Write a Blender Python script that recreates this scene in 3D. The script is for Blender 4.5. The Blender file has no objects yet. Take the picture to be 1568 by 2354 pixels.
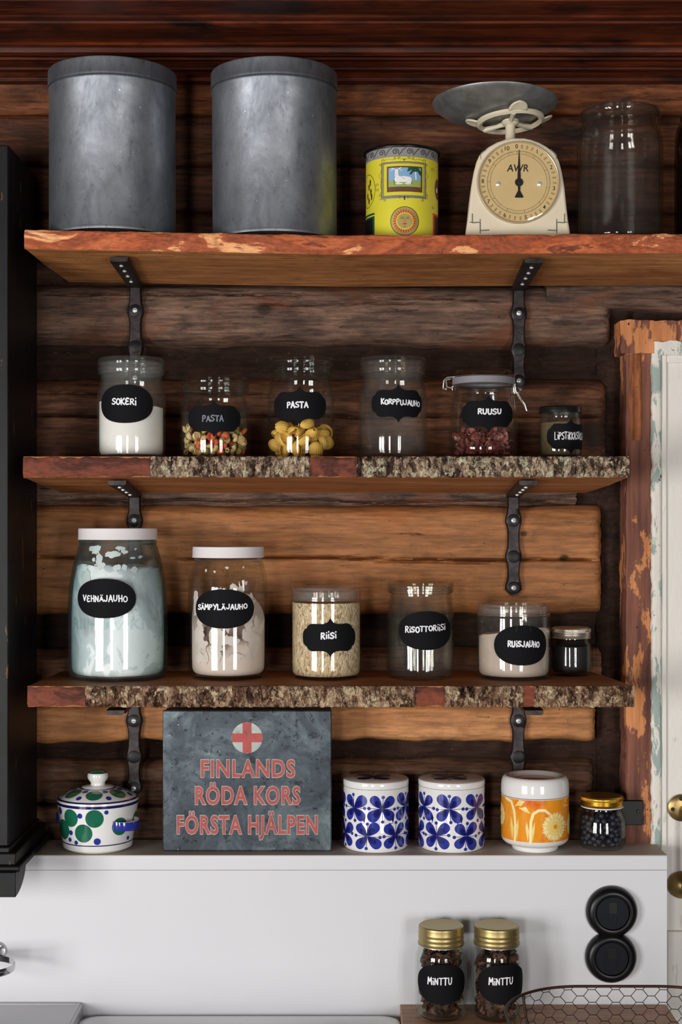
import bpy, bmesh, math, random
from mathutils import Vector, Matrix, noise

PI = math.pi
SC = bpy.context.scene
COL = SC.collection
sin, cos, asin, sqrt = math.sin, math.cos, math.asin, math.sqrt

# ------------------------------------------------------------------ camera, light, exposure
CAMZ, CAMD, F = 1.65, 2.44, 3360.0          # eye height, distance to the log wall (y = 0), focal length in pixels
cd = bpy.data.cameras.new('camera'); cam = bpy.data.objects.new('camera', cd); COL.objects.link(cam)
cam.location = (0, -CAMD, CAMZ); cam.rotation_euler = (PI/2, 0, 0)
cd.sensor_fit = 'VERTICAL'; cd.sensor_height = 24.0; cd.lens = 24.0*F/2354.0
cd.shift_y = 23.0/2354.0; cd.clip_start = 0.05
SC.camera = cam
SC.view_settings.view_transform = 'Standard'; SC.view_settings.look = 'None'
SC.view_settings.exposure = -0.12; SC.view_settings.gamma = 1.0
SC.view_settings.use_curve_mapping = False
SC.cycles.transparent_max_bounces = 40
SC.cycles.max_bounces = 10
w = bpy.data.worlds.new('world'); SC.world = w; w.use_nodes = True
w.node_tree.nodes['Background'].inputs[0].default_value = (0.9, 0.92, 1.0, 1)
w.node_tree.nodes['Background'].inputs[1].default_value = 0.045

def window_light(name, x, y, z, wid, hei, power, col, tx=0.0, tz=CAMZ):
    """daylight through one casement of the windows behind the photographer"""
    ld = bpy.data.lights.new(name, 'AREA'); ld.shape = 'RECTANGLE'; ld.size = wid; ld.size_y = hei
    ld.energy = power; ld.color = col
    o = bpy.data.objects.new(name, ld); COL.objects.link(o); o.location = (x, y, z)
    d = Vector((tx, 0, tz)) - Vector((x, y, z))
    o.rotation_euler = d.to_track_quat('-Z', 'Y').to_euler()
    return o
DAY = (1.0, 0.982, 0.955)
WZ = 1.24
window_light('window_left_casement', -2.35, -2.55, WZ, 0.42, 1.15, 42, DAY, tz=WZ)
window_light('window_left_casement', -1.95, -2.95, WZ, 0.42, 1.15, 42, DAY, tz=WZ)
window_light('window_middle_casement', -0.72, -3.7, WZ, 0.34, 1.15, 30, DAY, tz=WZ)
window_light('window_right_casement', 1.18, -3.6, WZ, 0.26, 1.15, 22, DAY, tz=WZ)
window_light('window_right_casement', 1.52, -3.5, WZ, 0.26, 1.15, 22, DAY, tz=WZ)

# ------------------------------------------------------------------ pixel -> place at a chosen depth
def S(y): return (y + CAMD)/F
def X(px, y): return (px - 784.0)*S(y)
def Z(py, y): return CAMZ + (1200.0 - py)*S(y)

# ------------------------------------------------------------------ colour and material helpers
def lin(c):
    c /= 255.0
    return c/12.92 if c <= 0.04045 else ((c + 0.055)/1.055)**2.4
def rgb(r, g, b, k=1.0): return (min(lin(r)*k, .95), min(lin(g)*k, .95), min(lin(b)*k, .95), 1.0)

class N:
    """tiny node-tree builder"""
    def __init__(s, name):
        s.m = bpy.data.materials.new(name); s.m.use_nodes = True
        s.t = s.m.node_tree; s.b = s.t.nodes['Principled BSDF']; s.out = s.t.nodes['Material Output']
    def n(s, typ, **kw):
        nd = s.t.nodes.new(typ)
        for k, v in kw.items():
            if k.startswith('i_'): nd.inputs[k[2:].replace('_', ' ')].default_value = v
            else: setattr(nd, k, v)
        return nd
    def l(s, a, b): s.t.links.new(a, b)
    def co(s, scale=(1, 1, 1), rot=(0, 0, 0), loc=(0, 0, 0), kind='Object'):
        tc = s.n('ShaderNodeTexCoord'); mp = s.n('ShaderNodeMapping')
        mp.inputs['Scale'].default_value = scale; mp.inputs['Rotation'].default_value = rot; mp.inputs['Location'].default_value = loc
        s.l(tc.outputs[kind], mp.inputs['Vector']); return mp.outputs['Vector']
    def noise(s, co, scale, detail=6, rough=.6, dist=0):
        nd = s.n('ShaderNodeTexNoise'); s.l(co, nd.inputs['Vector'])
        nd.inputs['Scale'].default_value = scale; nd.inputs['Detail'].default_value = detail
        nd.inputs['Roughness'].default_value = rough; nd.inputs['Distortion'].default_value = dist
        return nd.outputs['Fac']
    def voro(s, co, scale, feature='F1', out='Distance'):
        nd = s.n('ShaderNodeTexVoronoi'); nd.feature = feature; s.l(co, nd.inputs['Vector'])
        nd.inputs['Scale'].default_value = scale
        return nd.outputs[out]
    def ramp(s, fac, stops, interp='LINEAR'):
        nd = s.n('ShaderNodeValToRGB'); cr = nd.color_ramp; cr.interpolation = interp
        while len(cr.elements) > 1: cr.elements.remove(cr.elements[-1])
        for i, (p, c) in enumerate(stops):
            e = cr.elements[0] if i == 0 else cr.elements.new(p)
            e.position = p; e.color = c if len(c) == 4 else (*c, 1)
        s.l(fac, nd.inputs['Fac']); return nd.outputs['Color']
    def mix(s, fac, a, b, mode='MIX'):
        nd = s.n('ShaderNodeMixRGB'); nd.blend_type = mode
        for k, v in (('Fac', fac), ('Color1', a), ('Color2', b)):
            if hasattr(v, 'is_output'): s.l(v, nd.inputs[k])
            else: nd.inputs[k].default_value = v
        return nd.outputs['Color']
    def math(s, op, a, b=0.0):
        nd = s.n('ShaderNodeMath'); nd.operation = op
        for i, v in enumerate((a, b)):
            if hasattr(v, 'is_output'): s.l(v, nd.inputs[i])
            else: nd.inputs[i].default_value = v
        return nd.outputs[0]
    def bump(s, h, strength=.4, dist=.002):
        nd = s.n('ShaderNodeBump'); nd.inputs['Strength'].default_value = strength; nd.inputs['Distance'].default_value = dist
        s.l(h, nd.inputs['Height']); s.l(nd.outputs['Normal'], s.b.inputs['Normal'])
    def set(s, **kw):
        names = dict(col='Base Color', rough='Roughness', metal='Metallic', spec='Specular IOR Level', coat='Coat Weight', sss='Subsurface Weight')
        for k, v in kw.items():
            i = s.b.inputs[names[k]]
            if hasattr(v, 'is_output'): s.l(v, i)
            else: i.default_value = v
        return s

BW = lambda a: (a, a, a, 1)
def plain(name, c, rough=.5, metal=0.0, spec=.5, var=0.0, vscale=12, bump=0.0, coat=0.0):
    s = N(name); s.set(rough=rough, metal=metal, spec=spec, coat=coat)
    co = s.co(); f = s.noise(co, vscale, 5, .6)
    k = 1 - var
    s.set(col=s.ramp(f, [(.3, (c[0]*k, c[1]*k, c[2]*k)), (.7, c)]))
    if bump: s.bump(f, bump, .001)
    return s.m

def wood(name, stops, axis='X', scale=1.0, rough=.7, bump=.5, blotch=None, blotch_at=(.55, .7), bscale=5, spec=.25, fine=.35, loc=0.0, knots=(), along=.8):
    s = N(name); s.set(spec=spec)
    ax = {'X': (along, 9, 9), 'Z': (9, 9, along), 'Y': (9, along, 9)}[axis]
    fx = {'X': (16, 170, 170), 'Z': (170, 170, 16), 'Y': (170, 16, 170)}[axis]
    co = s.co(tuple(a*scale for a in ax), loc=(loc, loc, loc)); cf = s.co(tuple(a*scale for a in fx), loc=(loc, loc, loc))
    g = s.noise(co, 2.2, 8, .62, .9); f = s.noise(cf, 1.0, 4, .6, .2)
    c = s.ramp(g, stops)
    fr = s.ramp(f, [(.36, BW(1 - fine*1.6)), (.6, BW(1.0))])
    c = s.mix(1.0, c, fr, 'MULTIPLY')
    lx = {'X': (along*1.5, 42, 42), 'Z': (42, 42, along*1.5), 'Y': (42, along*1.5, 42)}[axis]
    ln_ = s.noise(s.co(tuple(a*scale for a in lx), loc=(loc+1, loc, loc)), 1.3, 9, .72, .5)
    c = s.mix(1.0, c, s.ramp(ln_, [(.30, BW(1 - fine*1.7)), (.45, BW(.95)), (.56, BW(1.06)), (.72, BW(1.22))]), 'MULTIPLY')
    mo = s.noise(s.co((1, 1.5, 1.5) if axis == 'X' else ((1.5, 1.5, 1) if axis == 'Z' else (1.5, 1, 1.5)), loc=(loc+8, loc, loc)), 20, 9, .74, .3)
    c = s.mix(1.0, c, s.ramp(mo, [(.30, BW(1 - fine*1.5)), (.46, BW(.98)), (.56, BW(1.04)), (.70, BW(1 + fine*.8))]), 'MULTIPLY')
    ck = s.noise(s.co((5, 90, 90) if axis == 'X' else ((90, 90, 5) if axis == 'Z' else (90, 5, 90)), loc=(loc+5, loc, loc)), 1.2, 2, .5, .15)
    c = s.mix(s.ramp(ck, [(.495, BW(0)), (.4995, BW(min(.9, fine*2))), (.504, BW(0))]), c, (.02, .012, .008, 1))
    da = s.noise(s.co(tuple(a*scale for a in {'X': (16, 150, 150), 'Z': (150, 150, 16), 'Y': (150, 16, 150)}[axis]), loc=(loc+2, loc, loc)), 1.0, 3, .65)
    c = s.mix(1.0, c, s.ramp(da, [(.27, BW(1 - min(.95, fine*2.2))), (.36, BW(1.0)), (.66, BW(1.0)), (.76, BW(1.0 + fine*.7))]), 'MULTIPLY')
    pt = s.noise(s.co((2, 3, 3)), 60, 2, .5)
    c = s.mix(s.ramp(pt, [(.735, BW(0)), (.76, BW(.8))]), c, (.02, .012, .008, 1))
    dk = s.noise(s.co((3, 34, 34) if axis == 'X' else ((34, 34, 3) if axis == 'Z' else (34, 3, 34)), loc=(loc+6, loc, loc)), 3.0, 5, .7, .3)
    c = s.mix(s.ramp(dk, [(.27, BW(.85)), (.36, BW(0))]), c, (.018, .010, .007, 1))
    if blotch:
        bm = s.noise(s.co((1.2, 2.4, 2.4) if axis == 'X' else (2.4, 2.4, 1.0), loc=(loc+3, loc, loc)), bscale, 7, .62, .4)
        c = s.mix(s.ramp(bm, [(blotch_at[0], BW(0)), (blotch_at[1], BW(1))]), c, blotch)
    for (kx, kz, kr) in knots:
        tc = s.co(loc=(0, 0, 0)); sub = s.n('ShaderNodeVectorMath'); sub.operation = 'SUBTRACT'
        s.l(tc, sub.inputs[0]); sub.inputs[1].default_value = (kx, 0, kz)
        mul = s.n('ShaderNodeVectorMath'); mul.operation = 'MULTIPLY'; s.l(sub.outputs[0], mul.inputs[0]); mul.inputs[1].default_value = (.8, 0, 1.15)
        ln = s.n('ShaderNodeVectorMath'); ln.operation = 'LENGTH'; s.l(mul.outputs[0], ln.inputs[0])
        d = s.math('DIVIDE', ln.outputs['Value'], kr)
        c = s.mix(s.ramp(d, [(0.0, BW(.85)), (.5, BW(.75)), (.62, BW(.35)), (1.0, BW(0))]), c, (.012, .007, .005, 1))
    s.set(col=c)
    h = s.math('ADD', s.math('MULTIPLY', f, .5), s.math('ADD', s.math('MULTIPLY', ln_, .6), s.math('MULTIPLY', mo, .9)))
    s.set(rough=s.math('ADD', s.math('MULTIPLY', f, .2), rough - .1))
    s.bump(h, bump, .002)
    return s.m

def glass(name, tint=(.97, .98, .975), edge=(.80, .84, .82), gloss=.70, rough=.045, waves=0.0, f0=.04, haze=0.0, epow=2.6):
    """clear glass: straight-through transmission, Schlick reflection, walls that deepen in colour towards grazing"""
    s = N(name); s.t.nodes.remove(s.b)
    lw = s.n('ShaderNodeLayerWeight'); lw.inputs['Blend'].default_value = .5
    fac = lw.outputs['Facing']
    f5 = s.math('POWER', fac, 4.5)
    fr = s.math('MULTIPLY', s.math('ADD', s.math('MULTIPLY', f5, 1 - f0), f0), gloss)
    tr = s.n('ShaderNodeBsdfTransparent')
    s.l(s.mix(s.math('POWER', fac, epow), (*tint, 1), (*edge, 1)), tr.inputs['Color'])
    gl = s.n('ShaderNodeBsdfGlossy'); gl.inputs['Roughness'].default_value = rough; gl.inputs['Color'].default_value = (1, 1, 1, 1)
    if waves:
        bn = s.n('ShaderNodeBump'); bn.inputs['Strength'].default_value = waves; bn.inputs['Distance'].default_value = .002
        s.l(s.noise(s.co((1, 1, .35)), 55, 2, .5), bn.inputs['Height'])
        s.l(bn.outputs['Normal'], gl.inputs['Normal'])
    base = tr.outputs[0]
    if haze:
        df = s.n('ShaderNodeBsdfDiffuse'); df.inputs['Color'].default_value = (.75, .73, .70, 1)
        hz = s.ramp(s.noise(s.co((1, 1, .6)), 26, 6, .65), [(.35, BW(haze*.25)), (.75, BW(haze))])
        mh = s.n('ShaderNodeMixShader'); s.l(hz, mh.inputs[0]); s.l(base, mh.inputs[1]); s.l(df.outputs[0], mh.inputs[2]); base = mh.outputs[0]
    mx = s.n('ShaderNodeMixShader'); s.l(fr, mx.inputs[0]); s.l(base, mx.inputs[1]); s.l(gl.outputs[0], mx.inputs[2])
    s.l(mx.outputs[0], s.out.inputs['Surface'])
    return s.m

# ------------------------------------------------------------------ mesh builder
class MB:
    def __init__(s): s.v = []; s.f = []; s.mi = []
    def face(s, idx, m=0): s.f.append(tuple(idx)); s.mi.append(m)
    def vert(s, p): s.v.append(tuple(p)); return len(s.v) - 1
    def lathe(s, prof, n=64, m=0, c=(0, 0), tilt=None):
        rings = []
        for (r, z) in prof:
            if r <= 1e-7: rings.append([s.vert((c[0], c[1], z))])
            else: rings.append([s.vert((c[0] + r*cos(2*PI*k/n), c[1] + r*sin(2*PI*k/n), z)) for k in range(n)])
        for a, b in zip(rings, rings[1:]):
            for k in range(n):
                k2 = (k + 1) % n
                if len(a) == 1 and len(b) == 1: continue
                if len(a) == 1: s.face((a[0], b[k2], b[k]), m)
                elif len(b) == 1: s.face((a[k], a[k2], b[0]), m)
                else: s.face((a[k], a[k2], b[k2], b[k]), m)
        return s
    def box(s, x0, x1, y0, y1, z0, z1, m=0):
        i = [s.vert(p) for p in ((x0,y0,z0),(x1,y0,z0),(x1,y1,z0),(x0,y1,z0),(x0,y0,z1),(x1,y0,z1),(x1,y1,z1),(x0,y1,z1))]
        for q in ((0,3,2,1),(4,5,6,7),(0,1,5,4),(1,2,6,5),(2,3,7,6),(3,0,4,7)): s.face([i[k] for k in q], m)
        return s
    def tube(s, pts, r, n=8, closed=False, m=0):
        pts = [Vector(p) for p in pts]; L = len(pts)
        rr = r if isinstance(r, (list, tuple)) else [r]*L
        rings = []; up = None
        for i, p in enumerate(pts):
            if closed: t = pts[(i+1) % L] - pts[i-1]
            else: t = pts[min(i+1, L-1)] - pts[max(i-1, 0)]
            t.normalize()
            if up is None:
                up = Vector((0, 0, 1)) if abs(t.z) < .9 else Vector((1, 0, 0))
            a = t.cross(up)
            if a.length < 1e-6: a = t.cross(Vector((0, 1, 0)))
            a.normalize(); b = a.cross(t).normalized(); up = b
            rings.append([s.vert(p + rr[i]*(a*cos(2*PI*k/n) + b*sin(2*PI*k/n))) for k in range(n)])
        for i in range(L if closed else L-1):
            A, B = rings[i], rings[(i+1) % L]
            for k in range(n): s.face((A[k], A[(k+1) % n], B[(k+1) % n], B[k]), m)
        if not closed:
            s.face(rings[0][::-1], m); s.face(rings[-1], m)
        return s
    def grid(s, fn, nu, nv, m=0, wrap=False):
        idx = [[s.vert(fn(i/nu, j/nv)) for j in range(nv+1)] for i in range(nu if wrap else nu+1)]
        for i in range(nu):
            i2 = (i+1) % nu if wrap else i+1
            for j in range(nv):
                mm = m(i/nu, j/nv) if callable(m) else m
                s.face((idx[i][j], idx[i2][j], idx[i2][j+1], idx[i][j+1]), mm)
        return idx
    def prism(s, outline, y0, y1, m=0, back=1.0, bc=(0, 0)):
        """outline in (x, z), front at y0; the back may be scaled about bc"""
        a = [s.vert((x, y0, z)) for x, z in outline]
        b = [s.vert((bc[0] + (x-bc[0])*back, y1, bc[1] + (z-bc[1])*back)) for x, z in outline]
        s.face(a, m); s.face(b[::-1], m); n = len(a)
        for k in range(n): s.face((a[k], b[k], b[(k+1) % n], a[(k+1) % n]), m)
        return s
    def xform(s, M, start=0):
        for i in range(start, len(s.v)): s.v[i] = tuple(M @ Vector(s.v[i]))
        return s

def obj(name, mb, mats, parent=None, smooth=35, bevel=None, loc=None):
    me = bpy.data.meshes.new(name); me.from_pydata(mb.v, [], mb.f)
    if not isinstance(mats, (list, tuple)): mats = [mats]
    for m in mats: me.materials.append(m)
    me.polygons.foreach_set('material_index', mb.mi)
    bm = bmesh.new(); bm.from_mesh(me); bmesh.ops.recalc_face_normals(bm, faces=bm.faces); bm.to_mesh(me); bm.free()
    if smooth:
        me.polygons.foreach_set('use_smooth', [True]*len(me.polygons))
        me.set_sharp_from_angle(angle=math.radians(smooth))
    me.update()
    o = bpy.data.objects.new(name, me); COL.objects.link(o)
    if parent: o.parent = parent
    if loc: o.location = loc
    if bevel:
        md = o.modifiers.new('bevel', 'BEVEL'); md.width = bevel; md.segments = 3; md.limit_method = 'ANGLE'
    return o
def tag(o, label, cat, group=None, kind=None):
    o['label'] = label; o['category'] = cat
    if group: o['group'] = group
    if kind: o['kind'] = kind
    return o
def thing(name, label, cat, loc=(0, 0, 0), group=None, rz=0):
    o = bpy.data.objects.new(name, None); COL.objects.link(o); o.empty_display_size = .02
    o.location = loc; o.rotation_euler = (0, 0, rz)
    return tag(o, label, cat, group)
def struct(o): o['kind'] = 'structure'; return o
def part_label(o, label): o['label'] = label; return o

# ------------------------------------------------------------------ shapes lying on a surface (paint, print, stickers, lettering)
def cyl(R, c=(0, 0)):
    def f(u, v, h):
        r = R(v) if callable(R) else R
        a = u/(R(v) if callable(R) else R)
        return (c[0] + (r+h)*sin(a), c[1] - (r+h)*cos(a), v)
    return f
def flat(y):
    return lambda u, v, h: (u, y - h, v)
def arc(dx, R): return R*asin(max(-.999, min(.999, dx/R)))

class Dec:
    LIFT = .00022
    def __init__(s, mb, fn, lift=None): s.mb = mb; s.fn = fn; s.lift = lift or s.LIFT
    def P(s, u, v, k): return s.mb.vert(s.fn(u, v, s.lift*k))
    def blob(s, pts, k, m, rings=4, c=None):
        n = len(pts)
        if c is None: c = (sum(p[0] for p in pts)/n, sum(p[1] for p in pts)/n)
        prev = None; ctr = s.P(c[0], c[1], k)
        for q in range(1, rings+1):
            t = q/rings
            cur = [s.P(c[0]+(p[0]-c[0])*t, c[1]+(p[1]-c[1])*t, k) for p in pts]
            for i in range(n):
                j = (i+1) % n
                if prev is None: s.mb.face((ctr, cur[i], cur[j]), m)
                else: s.mb.face((prev[i], cur[i], cur[j], prev[j]), m)
            prev = cur
        return prev
    def solid_blob(s, pts, k0, k1, m, rings=5):
        """a sticker with an edge"""
        a = s.blob(pts, k1, m, rings); b = [s.P(p[0], p[1], k0) for p in pts]; n = len(pts)
        for i in range(n): s.mb.face((a[i], b[i], b[(i+1) % n], a[(i+1) % n]), m)
    def disc(s, u, v, r, k, m, n=20, rv=None, rings=3):
        rv = rv or r
        s.blob([(u + r*cos(2*PI*i/n), v + rv*sin(2*PI*i/n)) for i in range(n)], k, m, rings)
    def ring(s, u, v, r0, r1, k, m, n=48):
        a = [s.P(u + r0*cos(2*PI*i/n), v + r0*sin(2*PI*i/n), k) for i in range(n)]
        b = [s.P(u + r1*cos(2*PI*i/n), v + r1*sin(2*PI*i/n), k) for i in range(n)]
        for i in range(n): s.mb.face((a[i], b[i], b[(i+1) % n], a[(i+1) % n]), m)
    def rect(s, u0, u1, v0, v1, k, m, nu=8, nv=2):
        s.mb.grid(lambda a, b: s.fn(u0 + (u1-u0)*a, v0 + (v1-v0)*b, s.lift*k), nu, nv, m)
    def stroke(s, pts, w, k, m, step=.003, caps=True):
        w2 = w/2
        for (a, b) in zip(pts, pts[1:]):
            d = math.hypot(b[0]-a[0], b[1]-a[1])
            if d < 1e-9: continue
            nx, ny = -(b[1]-a[1])/d*w2, (b[0]-a[0])/d*w2
            q = max(1, int(d/step)); L = []
            for i in range(q+1):
                t = i/q; x, y = a[0]+(b[0]-a[0])*t, a[1]+(b[1]-a[1])*t
                L.append((s.P(x+nx, y+ny, k), s.P(x-nx, y-ny, k)))
            for p, r in zip(L, L[1:]): s.mb.face((p[0], p[1], r[1], r[0]), m)
            k += .045
        if caps:
            for p in pts: s.disc(p[0], p[1], w2*.98, k, m, n=8, rings=1); k += .045
    def text(s, txt, u, v, size, k, m, sx=1.0, offset=0.0, rot=0.0, align='CENTER', spacing=1.0, shear=0.0):
        cu = bpy.data.curves.new('type', 'FONT'); cu.body = txt; cu.size = size; cu.align_x = align; cu.align_y = 'CENTER'
        cu.offset = offset; cu.space_character = spacing; cu.shear = shear; cu.resolution_u = 3
        o = bpy.data.objects.new('type', cu); COL.objects.link(o)
        dg = bpy.context.evaluated_depsgraph_get(); dg.update()
        me = o.evaluated_get(dg).to_mesh()
        base = len(s.mb.v); ca, sa = cos(rot), sin(rot)
        for q in me.vertices:
            x, y = q.co.x*sx, q.co.y
            s.P(u + x*ca - y*sa, v + x*sa + y*ca, k)
        for p in me.polygons: s.mb.face([base + i for i in p.vertices], m)
        bpy.data.objects.remove(o); bpy.data.curves.remove(cu)

# chalk-pen capitals: strokes on a 1 x 1 cell
GL = {
 'S': [[(.62,.88),(.42,1),(.16,.92),(.06,.72),(.22,.54),(.48,.44),(.6,.24),(.42,.03),(.16,0),(.0,.12)]],
 'O': [[(.3,.9),(.08,.72),(.02,.4),(.16,.08),(.4,.02),(.62,.24),(.64,.6),(.48,.86),(.3,.9)]],
 'K': [[(.08,1),(.1,0)],[(.6,.98),(.14,.48),(.62,.02)]],
 'E': [[(.58,.88),(.3,.96),(.08,.7),(.2,.52),(.44,.5)],[(.2,.5),(.04,.26),(.2,.03),(.58,.1)]],
 'R': [[(.08,0),(.1,.98),(.46,.98),(.58,.78),(.44,.55),(.14,.48)],[(.26,.48),(.62,.0)]],
 'I': [[(.14,.62),(.16,0)],[(.15,1.0),(.16,1.02)]],
 'P': [[(.08,0),(.1,.98),(.46,1.0),(.6,.78),(.42,.52),(.12,.46)]],
 'A': [[(.0,.0),(.3,1.0),(.62,.0)],[(.14,.36),(.5,.36)]],
 'Ä': [[(.0,.0),(.3,.86),(.62,.0)],[(.14,.32),(.5,.32)],[(.18,1.12),(.19,1.14)],[(.44,1.12),(.45,1.14)]],
 'T': [[(.0,.98),(.62,.96)],[(.32,.96),(.3,0)]],
 'U': [[(.06,.98),(.06,.3),(.2,.04),(.42,.06),(.56,.34),(.58,.98)]],
 'J': [[(.5,1),(.5,.26),(.36,.02),(.14,.04),(.04,.22)]],
 'H': [[(.06,1),(.08,0)],[(.54,1),(.56,0)],[(.08,.5),(.54,.5)]],
 'V': [[(.0,1),(.28,0),(.6,1)]],
 'N': [[(.06,0),(.08,1),(.54,.04),(.56,1)]],
 'M': [[(.0,0),(.08,1),(.34,.4),(.62,1),(.7,0)]],
 'Y': [[(.0,1),(.3,.5)],[(.6,1),(.22,0)]],
 'L': [[(.08,1),(.08,.02),(.56,.04)]],
}
def chalk(d, txt, u, v, width, height, pen, k, m, rise=0.0, seed=1):
    rg = random.Random(seed); W = {'I': .38, 'M': .86}
    tot = sum(W.get(c, .78) for c in txt); fx = width/tot; x = u - width/2
    for c in txt:
        jx, jy, js = rg.uniform(-.03, .03), rg.uniform(-.08, .08), rg.uniform(.9, 1.1)
        for st in GL[c]:
            k += .12
            pts = [(x + (p[0]+jx)*fx, v + (p[1]-.5+jy)*height*js + rise*(x-u)) for p in st]
            d.stroke(pts, pen*rg.uniform(.88, 1.12), k, m)
        x += W.get(c, .78)*fx

def plaque(w, h):
    q = [(0,1),(.05,.86),(.11,.77),(.2,.70),(.36,.68),(.58,.71),(.70,.68),(.78,.59),(.83,.47),(.91,.41),(.97,.27),(1,0)]
    pts = list(q) + [(a, -b) for a, b in q[-2::-1]] + [(-a, -b) for a, b in q[1:]] + [(-a, b) for a, b in q[-2:0:-1]]
    return [(a*w/2, b*h/2) for a, b in pts]
def oval(w, h, n=40, p=2.15):
    out = []
    for i in range(n):
        a = 2*PI*i/n; ca, sa = cos(a), sin(a)
        out.append((math.copysign(abs(ca)**(2/p), ca)*w/2, math.copysign(abs(sa)**(2/p), sa)*h/2))
    return out

# ================================================================== materials of the place
WK = 1.45
def ws(*cs, k=WK): return [(p, rgb(*c, k=k)) for p, c in cs]
M_log_top   = wood('old_log_orange', ws((.28,(52,28,17)),(.5,(98,55,31)),(.75,(128,76,44)), k=1.9), loc=1.3, blotch=rgb(44,24,16,WK), blotch_at=(.56,.72), along=1.8)
M_log_dark  = wood('old_log_dark', ws((.28,(40,24,17)),(.5,(70,41,27)),(.78,(96,58,38)), k=2.1), loc=4.1, blotch=rgb(30,19,15,WK), blotch_at=(.50,.68), along=2.2)
M_log_grey  = wood('old_log_weathered', ws((.25,(44,32,27)),(.45,(80,60,50)),(.62,(100,76,62)),(.8,(112,70,46)), k=1.65), loc=7.7, blotch=rgb(84,46,27,WK), blotch_at=(.52,.70), bump=.7, fine=.4,
                   knots=((-.128, CAMZ + (1200-712)*S(0), .017),), along=2.4)
M_log_mid   = wood('old_log_brown', ws((.28,(46,29,21)),(.5,(82,52,36)),(.75,(112,74,50)), k=1.8), loc=2.2, blotch=rgb(38,25,19,WK), blotch_at=(.52,.68), bump=.6, along=2.2)
M_log_tan   = wood('hewn_log_tan', ws((.22,(118,76,44)),(.45,(136,89,53)),(.62,(147,98,60)),(.82,(160,112,70))), loc=9.4, blotch=rgb(128,74,38,WK), blotch_at=(.55,.75), rough=.62, bump=.3, fine=.22,
                   knots=((.305, CAMZ + (1200-1227)*S(0), .008), (.373, CAMZ + (1200-1282)*S(0), .010)))
M_log_tan2  = wood('hewn_log_pale', ws((.22,(122,78,44)),(.45,(152,102,62)),(.65,(166,116,74)),(.85,(178,130,88))), loc=11.4, blotch=rgb(120,74,42,WK), blotch_at=(.58,.75), rough=.62, bump=.3, fine=.22)
M_log_low   = wood('old_log_low', ws((.25,(52,36,27)),(.5,(88,62,45)),(.75,(118,86,62)), k=1.7), loc=5.5, blotch=rgb(66,40,26,WK), blotch_at=(.52,.68), bump=.6, along=2.2)
M_chink     = wood('tarred_chinking', ws((.3,(22,13,10)),(.55,(42,26,19)),(.8,(62,42,31))), loc=3.1, rough=.9, bump=1.0, fine=.3)
M_ceil      = wood('varnished_ceiling_board', ws((.25,(26,9,4)),(.5,(72,28,12)),(.75,(108,46,20))), loc=6.6, rough=.5, bump=.3, blotch=rgb(20,8,5,WK), blotch_at=(.48,.66), spec=.22, fine=.2)
M_shelf_a   = wood('sawn_pine_shelf', ws((.25,(128,80,44)),(.5,(158,104,60)),(.75,(182,128,80))), loc=8.8, rough=.6, bump=.25, blotch=rgb(110,62,32,WK), blotch_at=(.55,.72), fine=.22)
M_shelf_b   = wood('sawn_pine_plank', ws((.25,(118,70,38)),(.5,(146,92,52)),(.75,(168,112,68))), loc=12.8, rough=.6, bump=.25, fine=.2)
M_counter   = wood('oak_worktop', ws((.25,(128,90,62)),(.5,(150,110,80)),(.75,(168,126,94))), loc=14.8, rough=.45, bump=.15, fine=.2, spec=.4)

def bark_mat(name, stops, crack, scale, pale, seed):
    s = N(name); s.set(rough=.9, spec=.12)
    co = s.co((1.25, 1.0, .55), loc=(seed, 0, 0))
    nd = s.n('ShaderNodeTexNoise'); s.l(co, nd.inputs['Vector']); nd.inputs['Scale'].default_value = 75; nd.inputs['Detail'].default_value = 5; nd.inputs['Roughness'].default_value = .7
    sc = s.mix(1.0, nd.outputs['Color'], (.020, .020, .020, 1), 'MULTIPLY')
    c2 = s.mix(1.0, co, sc, 'ADD')
    flake = s.noise(c2, scale*.62, 6, .70, .6)
    cell = s.n('ShaderNodeTexVoronoi'); s.l(c2, cell.inputs['Vector']); cell.inputs['Scale'].default_value = scale
    sep = s.n('ShaderNodeSeparateColor'); s.l(cell.outputs['Color'], sep.inputs[0])
    v = s.math('ADD', s.math('MULTIPLY', flake, .80), s.math('MULTIPLY', sep.outputs[0], .22))
    big = s.noise(s.co((1, 1, 1.4), loc=(seed, 0, 0)), 15, 5, .62)
    v = s.math('ADD', v, s.math('MULTIPLY', s.math('SUBTRACT', big, .5), .55))
    col = s.ramp(v, stops)
    lich = s.noise(s.co((1, 1, .9), loc=(4 + seed, 4, 4)), 46, 6, .72, .3)
    col = s.mix(s.ramp(lich, [(.565, BW(0)), (.60, BW(.85))]), col, pale)
    fine = s.noise(s.co((2.2, 1, .6)), 300, 4, .8)
    col = s.mix(1.0, col, s.ramp(fine, [(.30, BW(.30)), (.55, BW(1.12))]), 'MULTIPLY')
    ed = s.voro(c2, scale*.8, 'DISTANCE_TO_EDGE')
    em = s.math('MULTIPLY', s.ramp(ed, [(.01, BW(1)), (.09, BW(0))]), s.ramp(s.noise(co, 50, 3, .6), [(.42, BW(0)), (.58, BW(1))]))
    col = s.mix(em, col, crack)
    s.set(col=col)
    s.bump(s.math('ADD', s.math('MULTIPLY', flake, 1.6), s.math('MULTIPLY', fine, .7)), 1.0, .004)
    return s.m
M_bark  = bark_mat('flaky_grey_bark', [(.30, rgb(30,22,19,1.2)), (.42, rgb(78,60,50,1.3)), (.50, rgb(136,112,94,1.3)), (.57, rgb(186,160,134,1.3)), (.68, rgb(226,204,172,1.3))], rgb(26,18,15), 150, rgb(238,216,184,1.3), 0)
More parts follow.
